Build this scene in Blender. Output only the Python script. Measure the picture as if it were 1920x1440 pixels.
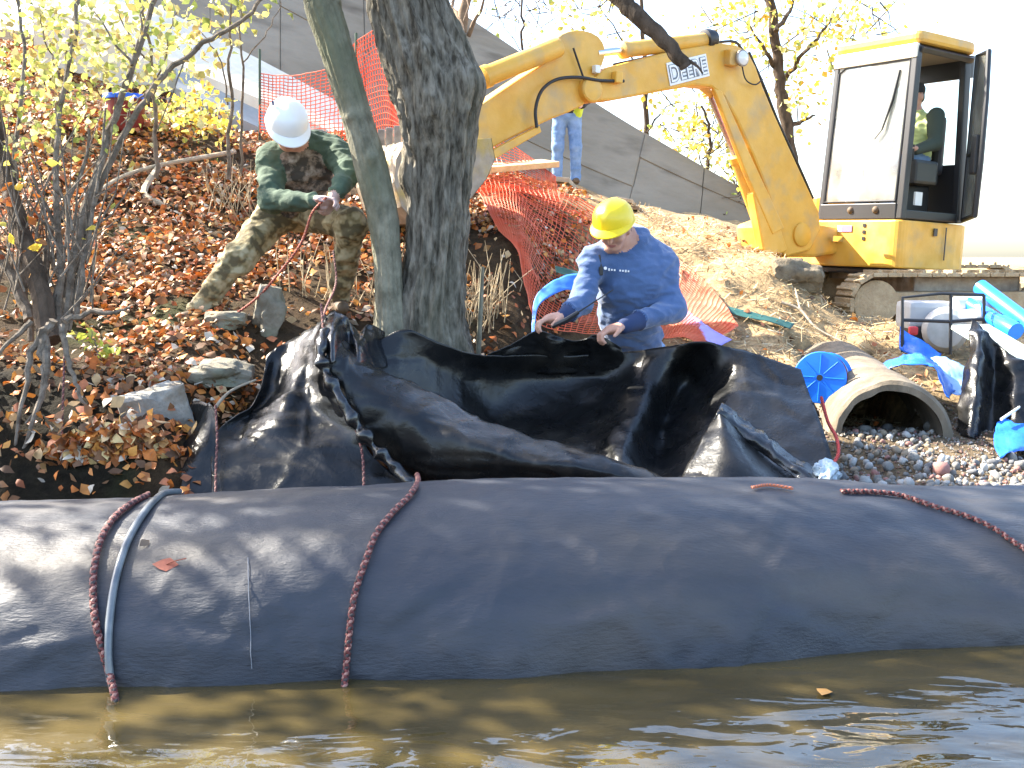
import bpy, bmesh, math, random
import numpy as np
from mathutils import Vector, Matrix
random.seed(7); RNG = np.random.default_rng(7)
scene = bpy.context.scene
for o in list(bpy.data.objects): bpy.data.objects.remove(o)
COL = scene.collection

# ------------------------------------------------------------------ camera, sky, sun, exposure
CAM_H = 1.30; FPX = 2000.0; W0, H0 = 1920.0, 1440.0
PITCH = math.atan2(240.0, FPX)
cam_d = bpy.data.cameras.new('camera'); cam = bpy.data.objects.new('camera', cam_d); COL.objects.link(cam)
cam.location = (0, 0, CAM_H); cam.rotation_euler = (math.radians(90) - PITCH, 0, 0)
cam_d.sensor_width = 36.0; cam_d.lens = 36.0 * FPX / W0; cam_d.clip_start = 0.05; cam_d.clip_end = 3000
scene.camera = cam
SUN = Vector((-0.91, 0.41, 0.0)).normalized() * math.cos(math.radians(39)); SUN.z = math.sin(math.radians(39))
world = bpy.data.worlds.new('World'); scene.world = world; world.use_nodes = True
wn = world.node_tree.nodes; wl = world.node_tree.links
bg = wn['Background']; sky = wn.new('ShaderNodeTexSky'); sky.sky_type = 'NISHITA'; sky.sun_disc = False
sky.sun_elevation = math.radians(39); sky.sun_rotation = math.atan2(SUN.x, SUN.y)
sky.air_density = 1.0; sky.dust_density = 2.0; sky.ozone_density = 1.0
wl.new(sky.outputs[0], bg.inputs[0]); bg.inputs[1].default_value = 0.15
sd = bpy.data.lights.new('sun', 'SUN'); sd.energy = 5.0; sd.angle = math.radians(0.53); sd.color = (1.0, 0.93, 0.80)
so = bpy.data.objects.new('sun', sd); COL.objects.link(so); so.location = (-8, 4, 10)
so.rotation_euler = SUN.to_track_quat('Z', 'Y').to_euler()
scene.view_settings.view_transform = 'Standard'; scene.view_settings.look = 'None'
scene.view_settings.exposure = 2.25; scene.view_settings.gamma = 1.0

# ------------------------------------------------------------------ pixel -> point helpers
CAMV = Vector((0, 0, CAM_H))
_F = Vector((0, math.cos(PITCH), -math.sin(PITCH))); _U = Vector((0, math.sin(PITCH), math.cos(PITCH)))
def ray(px, py):
    return _F + Vector((1, 0, 0)) * ((px - 960) / FPX) + _U * ((720 - py) / FPX)
def P(px, py, D):
    d = ray(px, py); return CAMV + d * (D / d.y)
def PZ(px, py, z):
    d = ray(px, py); return CAMV + d * ((z - CAM_H) / d.z)
def pxs(D): return D / FPX          # metres per photo pixel at distance D

# ------------------------------------------------------------------ numpy noise
def _hash(ix, iy, iz):
    n = (ix.astype(np.int64) * 374761393 + iy.astype(np.int64) * 668265263 + iz.astype(np.int64) * 2147483647) & 0x7fffffff
    n = ((n ^ (n >> 13)) * 1274126177) & 0x7fffffff
    n = n ^ (n >> 16)
    return (n & 0xffff) / 65535.0
def vnoise(p):
    p = np.asarray(p, float); i = np.floor(p); f = p - i; f = f * f * (3 - 2 * f); r = 0
    for dx in (0, 1):
        for dy in (0, 1):
            for dz in (0, 1):
                w = (f[..., 0] if dx else 1 - f[..., 0]) * (f[..., 1] if dy else 1 - f[..., 1]) * (f[..., 2] if dz else 1 - f[..., 2])
                r = r + w * _hash(i[..., 0] + dx, i[..., 1] + dy, i[..., 2] + dz)
    return r * 2 - 1
def fbm(p, oct=4, gain=0.5):
    p = np.asarray(p, float); a = 1; s = 0
    for k in range(oct):
        s = s + a * vnoise(p + 17.3 * k); p = p * 2.03; a *= gain
    return s

# ------------------------------------------------------------------ materials
MATS = {}
def nodes_of(m):
    return m.node_tree.nodes, m.node_tree.links
def mat(name, c1, c2=None, rough=0.6, scale=8.0, bump=0.0, bscale=None, metal=0.0, spec=0.5, c3=None, detail=6, stretch=None,
        transmission=0.0, translucent=0.0, ramp=(0.35, 0.65), rough2=None, coat=0.0, sheen=0.0, constant=False, attr=None, dirt=None):
    if name in MATS: return MATS[name]
    m = bpy.data.materials.new(name); m.use_nodes = True; n, l = nodes_of(m)
    b = n['Principled BSDF']; out = n['Material Output']
    b.inputs['Roughness'].default_value = rough; b.inputs['Metallic'].default_value = metal
    b.inputs['Specular IOR Level'].default_value = spec
    b.inputs['Coat Weight'].default_value = coat; b.inputs['Transmission Weight'].default_value = transmission
    if sheen: b.inputs['Sheen Weight'].default_value = sheen
    tc = n.new('ShaderNodeTexCoord'); mp = n.new('ShaderNodeMapping'); l.new(tc.outputs['Object'], mp.inputs[0])
    if stretch: mp.inputs['Scale'].default_value = stretch
    src = None
    if attr:
        at = n.new('ShaderNodeAttribute'); at.attribute_name = attr; src = at.outputs['Color']
    if c2 is not None:
        nz = n.new('ShaderNodeTexNoise'); nz.inputs['Scale'].default_value = scale; nz.inputs['Detail'].default_value = detail
        nz.inputs['Roughness'].default_value = 0.62
        l.new(mp.outputs[0], nz.inputs[0])
        rp = n.new('ShaderNodeValToRGB'); e = rp.color_ramp.elements
        e[0].position, e[1].position = ramp; e[0].color = (*c1, 1); e[1].color = (*c2, 1)
        if c3 is not None:
            k = e.new(min(ramp[1] + 0.12, 1)); k.color = (*c3, 1)
        if constant: rp.color_ramp.interpolation = 'CONSTANT'
        l.new(nz.outputs['Fac'], rp.inputs[0])
        if src is not None:
            mx = n.new('ShaderNodeMix'); mx.data_type = 'RGBA'; mx.blend_type = 'MULTIPLY'; mx.inputs[0].default_value = 1
            l.new(src, mx.inputs[6]); l.new(rp.outputs[0], mx.inputs[7]); src = mx.outputs[2]
        else: src = rp.outputs[0]
    if dirt:
        dc, dsc, lo, hi = dirt
        nd = n.new('ShaderNodeTexNoise'); nd.inputs['Scale'].default_value = dsc; nd.inputs['Detail'].default_value = 8
        l.new(mp.outputs[0], nd.inputs[0]); mr = n.new('ShaderNodeMapRange'); mr.inputs[1].default_value = lo; mr.inputs[2].default_value = hi
        l.new(nd.outputs['Fac'], mr.inputs[0]); mx = n.new('ShaderNodeMix'); mx.data_type = 'RGBA'
        l.new(mr.outputs[0], mx.inputs[0]); mx.inputs[7].default_value = (*dc, 1)
        if src is not None: l.new(src, mx.inputs[6])
        else: mx.inputs[6].default_value = (*c1, 1)
        src = mx.outputs[2]
    if src is not None: l.new(src, b.inputs['Base Color'])
    else: b.inputs['Base Color'].default_value = (*c1, 1)
    if rough2 is not None:
        nr = n.new('ShaderNodeTexNoise'); nr.inputs['Scale'].default_value = scale * 1.7; l.new(mp.outputs[0], nr.inputs[0])
        mr = n.new('ShaderNodeMapRange'); mr.inputs[1].default_value = 0.3; mr.inputs[2].default_value = 0.7
        mr.inputs[3].default_value = rough; mr.inputs[4].default_value = rough2
        l.new(nr.outputs['Fac'], mr.inputs[0]); l.new(mr.outputs[0], b.inputs['Roughness'])
    if bump:
        nb = n.new('ShaderNodeTexNoise'); nb.inputs['Scale'].default_value = bscale or scale * 3; nb.inputs['Detail'].default_value = 8
        nb.inputs['Roughness'].default_value = 0.65
        l.new(mp.outputs[0], nb.inputs[0]); bp = n.new('ShaderNodeBump'); bp.inputs['Strength'].default_value = bump; bp.inputs['Distance'].default_value = 0.02
        l.new(nb.outputs['Fac'], bp.inputs['Height']); l.new(bp.outputs[0], b.inputs['Normal'])
    if translucent:
        t = n.new('ShaderNodeBsdfTranslucent'); mxs = n.new('ShaderNodeMixShader'); mxs.inputs[0].default_value = translucent
        if src is not None: l.new(src, t.inputs[0])
        else: t.inputs[0].default_value = (*c1, 1)
        l.new(b.outputs[0], mxs.inputs[1]); l.new(t.outputs[0], mxs.inputs[2]); l.new(mxs.outputs[0], out.inputs[0])
    MATS[name] = m; return m

# ------------------------------------------------------------------ objects
ORIG = {}
def set_tags(o, label=None, cat=None, group=None, kind=None):
    if label: o['label'] = label
    if cat: o['category'] = cat
    if group: o['group'] = group
    if kind: o['kind'] = kind
    return o
def thing(name, label, cat, loc, group=None):
    o = bpy.data.objects.new(name, None); COL.objects.link(o); o.location = loc; o.empty_display_size = 0.1
    ORIG[o.name] = Vector(loc); return set_tags(o, label, cat, group)
def link_mesh(name, verts, faces, mats, parent=None, smooth=True, midx=None, colors=None, origin=None, label=None):
    verts = np.asarray(verts, float).reshape(-1, 3)
    if parent is not None: og = ORIG[parent.name]
    elif origin is not None: og = Vector(origin)
    else:
        lo, hi = verts.min(0), verts.max(0); og = Vector(((lo[0] + hi[0]) / 2, (lo[1] + hi[1]) / 2, lo[2]))
    v = verts - np.array(og)
    me = bpy.data.meshes.new(name); me.from_pydata(v.tolist(), [], [list(map(int, f)) for f in faces] if not isinstance(faces, np.ndarray) else faces.tolist())
    if not isinstance(mats, (list, tuple)): mats = [mats]
    for m in mats: me.materials.append(m)
    if midx is not None: me.polygons.foreach_set('material_index', np.asarray(midx, np.int32))
    if smooth: me.polygons.foreach_set('use_smooth', np.ones(len(me.polygons), bool))
    if colors is not None:
        ca = me.color_attributes.new('Col', 'FLOAT_COLOR', 'POINT')
        c4 = np.ones((len(v), 4), np.float32); c4[:, :3] = colors; ca.data.foreach_set('color', c4.ravel())
    me.update()
    o = bpy.data.objects.new(name, me); COL.objects.link(o)
    if parent is not None: o.parent = parent
    else: o.location = og
    ORIG[o.name] = Vector(og)
    if label: o['label'] = label
    return o

class MB:
    """collects shapes into ONE mesh"""
    def __init__(s): s.v = []; s.f = []; s.m = []; s.cur = 0
    def add(s, vs, fs, mi=None):
        k = len(s.v); s.v += [tuple(p) for p in vs]; s.f += [[i + k for i in f] for f in fs]
        s.m += [s.cur if mi is None else mi] * len(fs); return s
    def box(s, c, size, rot=None, bevel=0.0, mi=None):
        hx, hy, hz = size[0] / 2, size[1] / 2, size[2] / 2; R = rot or Matrix.Identity(3); c = Vector(c)
        if bevel > 0:
            bm = bmesh.new(); bmesh.ops.create_cube(bm, size=1)
            for v in bm.verts: v.co = Vector((v.co.x * size[0], v.co.y * size[1], v.co.z * size[2]))
            bmesh.ops.bevel(bm, geom=list(bm.edges), offset=min(bevel, 0.45 * min(size)), segments=2, affect='EDGES', profile=0.6)
            bm.verts.index_update(); s.add([c + R @ v.co for v in bm.verts], [[v.index for v in f.verts] for f in bm.faces], mi); bm.free(); return s
        vs = [c + R @ Vector((x * hx, y * hy, z * hz)) for x in (-1, 1) for y in (-1, 1) for z in (-1, 1)]
        return s.add(vs, [[0, 1, 3, 2], [4, 6, 7, 5], [0, 4, 5, 1], [2, 3, 7, 6], [0, 2, 6, 4], [1, 5, 7, 3]], mi)
    def tube(s, pts, r, seg=8, caps=True, mi=None):
        v, f = tube_geo(pts, r, seg, caps); return s.add(v, f, mi)
    def prism(s, poly, n, w, mi=None):
        """polygon (list of Vectors in one plane) extruded +-w/2 along n"""
        k = len(poly); n = Vector(n).normalized() * (w / 2)
        vs = [p + n for p in poly] + [p - n for p in poly]
        fs = [list(range(k)), list(range(2 * k - 1, k - 1, -1))] + [[i, i + k, (i + 1) % k + k, (i + 1) % k] for i in range(k)]
        return s.add(vs, fs, mi)
    def lathe(s, base, axis, prof, seg=20, mi=None, closed=True):
        axis = Vector(axis).normalized(); a = axis.orthogonal().normalized(); b = axis.cross(a); base = Vector(base)
        vs = []; fs = []
        for (h, r) in prof:
            for i in range(seg):
                t = 2 * math.pi * i / seg; vs.append(base + axis * h + (a * math.cos(t) + b * math.sin(t)) * r)
        for j in range(len(prof) - 1):
            for i in range(seg):
                i2 = (i + 1) % seg; fs.append([j * seg + i, j * seg + i2, (j + 1) * seg + i2, (j + 1) * seg + i])
        if closed:
            fs.append(list(range(seg - 1, -1, -1))); q = (len(prof) - 1) * seg; fs.append(list(range(q, q + seg)))
        return s.add(vs, fs, mi)
    def build(s, name, mats, parent=None, smooth=False, label=None, origin=None, bevel=0.0):
        o = link_mesh(name, s.v, s.f, mats, parent, smooth, s.m, origin=origin, label=label)
        if smooth: auto_smooth(o)
        if bevel:
            m = o.modifiers.new('bevel', 'BEVEL'); m.width = bevel; m.segments = 2; m.limit_method = 'ANGLE'; m.angle_limit = math.radians(40)
        return o
def auto_smooth(o, ang=40):
    me = o.data; bm = bmesh.new(); bm.from_mesh(me)
    for e in bm.edges:
        if len(e.link_faces) == 2 and e.calc_face_angle(0) > math.radians(ang): e.smooth = False
    bm.to_mesh(me); bm.free()
def tube_geo(pts, r, seg=8, caps=True):
    pts = [Vector(p) for p in pts]; n = len(pts); rs = r if isinstance(r, (list, tuple, np.ndarray)) else [r] * n
    vs = []; fs = []; t0 = (pts[1] - pts[0]).normalized(); a = t0.orthogonal().normalized()
    for i, p in enumerate(pts):
        t = (pts[min(i + 1, n - 1)] - pts[max(i - 1, 0)])
        t = t.normalized() if t.length > 1e-9 else t0
        a = (a - t * a.dot(t)); a = a.normalized() if a.length > 1e-6 else t.orthogonal().normalized(); b = t.cross(a)
        for k in range(seg):
            q = 2 * math.pi * k / seg; vs.append(p + (a * math.cos(q) + b * math.sin(q)) * rs[i])
    for i in range(n - 1):
        for k in range(seg):
            k2 = (k + 1) % seg; fs.append([i * seg + k, i * seg + k2, (i + 1) * seg + k2, (i + 1) * seg + k])
    if caps: fs.append(list(range(seg - 1, -1, -1))); fs.append(list(range((n - 1) * seg, n * seg)))
    return vs, fs
def catmull(pts, sub=6):
    pts = [np.array(p, float) for p in pts]; n = len(pts); out = []
    for i in range(n - 1):
        p0 = pts[i - 1] if i else 2 * pts[0] - pts[1]; p1 = pts[i]; p2 = pts[i + 1]; p3 = pts[i + 2] if i + 2 < n else 2 * pts[-1] - pts[-2]
        for k in range(sub):
            t = k / sub; out.append(0.5 * (2 * p1 + (p2 - p0) * t + (2 * p0 - 5 * p1 + 4 * p2 - p3) * t * t + (3 * p1 - p0 - 3 * p2 + p3) * t ** 3))
    out.append(pts[-1]); return out
def patch(ctrl, su=8, sv=8):
    """control grid rows of points -> smooth point grid (ndarray R x C x 3)"""
    rows = [np.array(catmull(r, su)) for r in ctrl]
    cols = [np.array(catmull([r[i] for r in rows], sv)) for i in range(len(rows[0]))]
    return np.stack(cols, 1)
def grid_faces(R, C, off=0):
    i, j = np.meshgrid(np.arange(R - 1), np.arange(C - 1), indexing='ij'); a = (i * C + j).ravel() + off
    return np.stack([a, a + 1, a + C + 1, a + C], 1)
def grid_normals(g):
    du = np.gradient(g, axis=1); dv = np.gradient(g, axis=0); n = np.cross(dv, du); n /= np.linalg.norm(n, axis=2, keepdims=True) + 1e-9; return n
def sheet(name, ctrl, m, parent=None, su=8, sv=8, thick=0.006, wr=0.0, wscale=6.0, label=None, fn=None, aniso=(1, 1, 1)):
    g = patch(ctrl, su, sv)
    if wr:
        n = grid_normals(g); q = g * np.array(aniso) * wscale
        w = fbm(q, 3); rdg = np.clip(1 - np.abs(fbm(q * 0.7 + 5.1, 2)) * 1.6, 0, 1) ** 2.2; r2 = np.clip(1 - np.abs(fbm(q * np.array((2.2, 1.2, 1.0)) + 31.7, 2)) * 2.2, 0, 1) ** 2; r3 = np.clip(1 - np.abs(fbm(q * np.array((1.0, 1.2, 2.9)) + 11.7, 2)) * 2.4, 0, 1) ** 2
        g = g + n * (w * wr * 0.5 + (rdg - 0.3) * wr * 1.1 + r2 * wr * 0.45 - r3 * wr * 0.4)[..., None]
    if fn is not None: g = fn(g)
    n = grid_normals(g); R, C = g.shape[:2]
    top = g.reshape(-1, 3); bot = (g - n * thick).reshape(-1, 3); k = R * C
    f = grid_faces(R, C).tolist(); fb = [list(reversed([i + k for i in q])) for q in f]
    rim = [r for r in ([i for i in range(C)] + [C - 1 + C * i for i in range(1, R)] + [(R - 1) * C + i for i in range(C - 2, -1, -1)] + [C * i for i in range(R - 2, 0, -1)])]
    fr = [[rim[i], rim[i] + k, rim[(i + 1) % len(rim)] + k, rim[(i + 1) % len(rim)]] for i in range(len(rim))]
    return link_mesh(name, np.concatenate([top, bot]), f + fb + fr, m, parent, True, label=label)
def eval_mesh(o):
    dg = bpy.context.evaluated_depsgraph_get(); me = bpy.data.meshes.new_from_object(o.evaluated_get(dg)); return me
# ------------------------------------------------------------------ terrain
COLS = {
 -500: [(905, 4.6), (700, 5.2), (560, 6.0), (420, 7.2), (250, 9), (100, 12), (0, 15)],
 60:  [(905, 4.6), (850, 4.75), (690, 5.15), (600, 5.9), (450, 7.0), (300, 8.4), (190, 10), (90, 12.5), (60, 15)],
 300: [(905, 4.55), (840, 4.75), (700, 5.2), (690, 5.35), (610, 6.0), (400, 7.7), (250, 9.4), (190, 11), (170, 13), (150, 17)],
 395: [(935, 4.6), (880, 4.9), (770, 5.15), (700, 5.4), (615, 6.0), (400, 7.8), (260, 9.6), (210, 11), (190, 13), (170, 17)],
 480: [(960, 4.6), (935, 4.95), (770, 5.35), (690, 5.65), (620, 6.05), (500, 6.9), (380, 8.2), (280, 10), (258, 11.2), (235, 13), (220, 17)],
 700: [(960, 4.6), (945, 5.15), (800, 5.5), (660, 6.0), (580, 6.6), (450, 7.6), (330, 9), (285, 10.5), (260, 12), (255, 14), (250, 18)],
 850: [(960, 4.6), (950, 5.3), (870, 5.75), (690, 6.1), (640, 6.3), (560, 6.9), (420, 8.0), (360, 8.8), (330, 11), (320, 14), (310, 18)],
 950: [(960, 4.6), (950, 5.5), (860, 6.0), (680, 6.4), (560, 6.9), (450, 7.6), (345, 8.8), (340, 12), (338, 15), (335, 18)],
 1050: [(960, 4.6), (950, 5.6), (900, 6.1), (740, 6.5), (650, 6.8), (560, 7.4), (450, 8.4), (370, 10), (352, 13), (346, 15.5), (345, 19)],
 1180: [(945, 4.5), (950, 5.4), (905, 6.5), (700, 7.0), (620, 7.5), (540, 8.4), (450, 9.6), (390, 11.5), (384, 15), (392, 19)],
 1300: [(945, 4.7), (930, 5.4), (880, 6.3), (720, 6.9), (640, 7.4), (540, 8.6), (450, 10), (415, 13), (405, 19)],
 1450: [(930, 4.9), (880, 5.6), (800, 6.2), (680, 7.0), (600, 7.8), (525, 8.7), (495, 9.6), (480, 12), (455, 16), (432, 19)],
 1600: [(918, 4.9), (862, 5.5), (812, 5.95), (770, 6.4), (690, 6.95), (645, 7.6), (620, 8.6), (605, 10), (560, 12), (520, 16), (500, 20)],
 1750: [(918, 4.9), (866, 5.5), (820, 5.95), (780, 6.4), (690, 7.1), (640, 8.2), (625, 9.4), (570, 12), (520, 17), (500, 22)],
 1920: [(925, 4.9), (870, 5.6), (760, 6.5), (670, 7.5), (630, 9), (580, 11), (505, 18), (495, 22)],
 2500: [(925, 4.9), (870, 5.6), (760, 6.5), (670, 7.5), (630, 9), (580, 11), (505, 18), (495, 22)],
}
_ck = sorted(COLS); _ct = np.array([(c - 960) / FPX for c in _ck]); _yg = np.arange(-60, 80, 0.05); _tab = []
for c in _ck:
    ys = [-60, -8, -4, 3.0, COLS[c][0][1] - 0.25]; zs = [1.5, 0.6, -0.45, -0.5, -0.42]
    for (py, D) in COLS[c]: ys.append(D); zs.append(P(c, py, D).z)
    ys += [60, 80]; zs += [min(zs[-1], 3.2) if c < 900 else 0.75] * 2
    z = np.interp(_yg, ys, zs); k = np.exp(-np.linspace(-2, 2, 9) ** 2); z = np.convolve(np.pad(z, 4, 'edge'), k / k.sum(), 'valid'); _tab.append(z)
_tab = np.array(_tab)
def terr(x, y, noise=True):
    x = np.asarray(x, float); y = np.asarray(y, float); t = x / np.maximum(y, 2.5); t = np.clip(t, _ct[0], _ct[-1] - 1e-6)
    i = np.clip(np.searchsorted(_ct, t, side='right') - 1, 0, len(_ct) - 2); w = (t - _ct[i]) / (_ct[i + 1] - _ct[i]); w = w * w * (3 - 2 * w)
    yy = np.clip((y + 60) / 0.05, 0, len(_yg) - 2); j = yy.astype(int); u = yy - j
    def at(c): return _tab[c, j] * (1 - u) + _tab[c, j + 1] * u
    z = at(i) * (1 - w) + at(i + 1) * w
    if noise:
        p = np.stack([x, y, np.zeros_like(x)], -1); a = np.clip((y - 4.2) / 1.0, 0, 1) * np.clip((40 - y) / 20, 0, 1)
        z = z + a * (0.05 * fbm(p * 1.3, 3) + 0.025 * fbm(p * 5.0 + 3, 3))
        # spoil heap and clods beside the digger
        for (mx, my, mr, mh) in ((2.05, 8.75, 0.5, 0.12), (2.75, 8.3, 0.35, 0.10), (1.75, 9.6, 0.6, 0.12), (3.3, 8.0, 0.5, 0.10), (1.4, 8.3, 0.4, 0.12)):
            z = z + mh * np.exp(-((x - mx) ** 2 + (y - my) ** 2) / mr ** 2) * (1 + 0.5 * fbm(p * 4 + 9, 3))
    # hollow inside the culvert barrel
    ex_, ey_ = x - 2.12, y - 5.93; al = ex_ * 0.10 + ey_ * 0.995; la = np.abs(ex_ * 0.995 - ey_ * 0.10)
    z = np.where((al > 0.02) & (al < 1.75) & (la < 0.30), np.minimum(z, 0.30 - 0.10 * al), z)
    return z
def terr1(x, y): return float(terr(np.array([x]), np.array([y]))[0])
def GT(px, py, lift=0.0, d0=4.6, d1=30):
    D = np.arange(d0, d1, 0.02); d = ray(px, py); s = D / d.y
    x = d.x * s; z = CAM_H + d.z * s; g = terr(x, D); h = np.nonzero(z <= g)[0]
    k = h[0] if len(h) else len(D) - 1
    return Vector((x[k], D[k], g[k] + lift))
def axis_pts(lo, hi, step, far, n):
    a = np.arange(lo, hi, step); g = step * np.cumsum(np.geomspace(1, far, n)); return np.concatenate([(lo - g)[::-1], a, hi + g])
gx = axis_pts(-7, 6.5, 0.06, 900, 26); gy = np.concatenate([-np.cumsum(np.geomspace(0.4, 300, 18))[::-1], np.arange(0, 16, 0.06), 16 + 0.06 * np.cumsum(np.geomspace(1, 1500, 34))])
GX, GY = np.meshgrid(gx, gy); GZ = terr(GX, GY)
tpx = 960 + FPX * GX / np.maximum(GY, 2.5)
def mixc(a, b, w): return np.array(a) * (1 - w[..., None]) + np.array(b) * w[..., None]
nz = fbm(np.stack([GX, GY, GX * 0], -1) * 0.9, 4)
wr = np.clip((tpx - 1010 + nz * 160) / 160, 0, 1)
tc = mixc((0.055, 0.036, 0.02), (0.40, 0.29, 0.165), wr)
wg = np.clip((6.7 - GY + nz * 0.4) / 0.5, 0, 1) * np.clip((tpx - 1400) / 100, 0, 1); tc = mixc(tc, (0.22, 0.18, 0.13), wg * 0 + wg) if False else tc * (1 - wg[..., None]) + np.array((0.13, 0.10, 0.065)) * wg[..., None]
ww = np.clip((0.12 - GZ) / 0.3, 0, 1); tc = tc * (1 - ww[..., None]) + np.array((0.06, 0.045, 0.025)) * ww[..., None]
wu = np.clip((5.45 - GY) / 0.3, 0, 1) * np.clip((330 - tpx) / 120, 0, 1); tc = tc * (1 - wu[..., None]) + np.array((0.016, 0.013, 0.008)) * wu[..., None]  # undercut recess: its shade and its wet black soil both put into the colour
wm = np.clip(fbm(np.stack([GX, GY, GX * 0 + 4], -1) * 2.1, 3) * 1.6 - 0.25, 0, 1) * (1 - wr) * 0.6; tc = tc * (1 - wm[..., None]) + np.array((0.03, 0.045, 0.012)) * wm[..., None]
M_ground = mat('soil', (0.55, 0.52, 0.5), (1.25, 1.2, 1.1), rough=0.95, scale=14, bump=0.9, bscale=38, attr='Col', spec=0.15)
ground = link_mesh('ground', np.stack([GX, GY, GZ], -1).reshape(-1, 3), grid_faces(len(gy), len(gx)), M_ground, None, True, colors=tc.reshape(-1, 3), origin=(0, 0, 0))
set_tags(ground, 'brown leaf strewn stream bank rising to tan dirt', None, kind='structure')

# ------------------------------------------------------------------ water
mw = bpy.data.materials.new('muddy_water'); mw.use_nodes = True; n, l = nodes_of(mw); b = n['Principled BSDF']
b.inputs['Roughness'].default_value = 0.03; b.inputs['IOR'].default_value = 1.45; b.inputs['Specular IOR Level'].default_value = 1.0
tcn = n.new('ShaderNodeTexCoord'); nn = n.new('ShaderNodeTexNoise'); nn.inputs['Scale'].default_value = 1.6; nn.inputs['Detail'].default_value = 3
mpn = n.new('ShaderNodeMapping'); mpn.inputs['Scale'].default_value = (0.8, 2.2, 1); l.new(tcn.outputs['Object'], mpn.inputs[0]); l.new(mpn.outputs[0], nn.inputs[0])
rp = n.new('ShaderNodeValToRGB'); e = rp.color_ramp.elements; e[0].position = 0.3; e[1].position = 0.72; e[0].color = (0.034, 0.027, 0.010, 1); e[1].color = (0.098, 0.072, 0.027, 1)
l.new(nn.outputs[0], rp.inputs[0]); l.new(rp.outputs[0], b.inputs['Base Color'])
hs = None
for (sc, st, sxy) in ((2.4, 0.8, (1.0, 2.4, 1)), (7.0, 0.13, (1.0, 2.0, 1)), (24.0, 0.012, (1.0, 1.7, 1))):
    mp2 = n.new('ShaderNodeMapping'); mp2.inputs['Scale'].default_value = sxy; mp2.inputs['Rotation'].default_value = (0, 0, 0.25); l.new(tcn.outputs['Object'], mp2.inputs[0])
    w = n.new('ShaderNodeTexNoise'); w.inputs['Scale'].default_value = sc; w.inputs['Detail'].default_value = 2.5; w.inputs['Distortion'].default_value = 0.6; l.new(mp2.outputs[0], w.inputs[0])
    mm = n.new('ShaderNodeMath'); mm.operation = 'MULTIPLY'; mm.inputs[1].default_value = st; l.new(w.outputs[0], mm.inputs[0])
    if hs is None: hs = mm
    else:
        ad = n.new('ShaderNodeMath'); l.new(hs.outputs[0], ad.inputs[0]); l.new(mm.outputs[0], ad.inputs[1]); hs = ad
bp = n.new('ShaderNodeBump'); bp.inputs['Strength'].default_value = 0.30; bp.inputs['Distance'].default_value = 0.06; l.new(hs.outputs[0], bp.inputs['Height']); l.new(bp.outputs[0], b.inputs['Normal'])
wx = axis_pts(-4, 4, 0.25, 60, 10); wy = np.concatenate([[-7, -3, 0], np.arange(1, 6.8, 0.2)])
WX, WY = np.meshgrid(wx, wy)
water = link_mesh('water', np.stack([WX, WY, WX * 0], -1).reshape(-1, 3), grid_faces(len(wy), len(wx)), mw, None, True, origin=(0, 0, 0))
set_tags(water, 'muddy brown stream water in the foreground', None, kind='structure')

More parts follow.
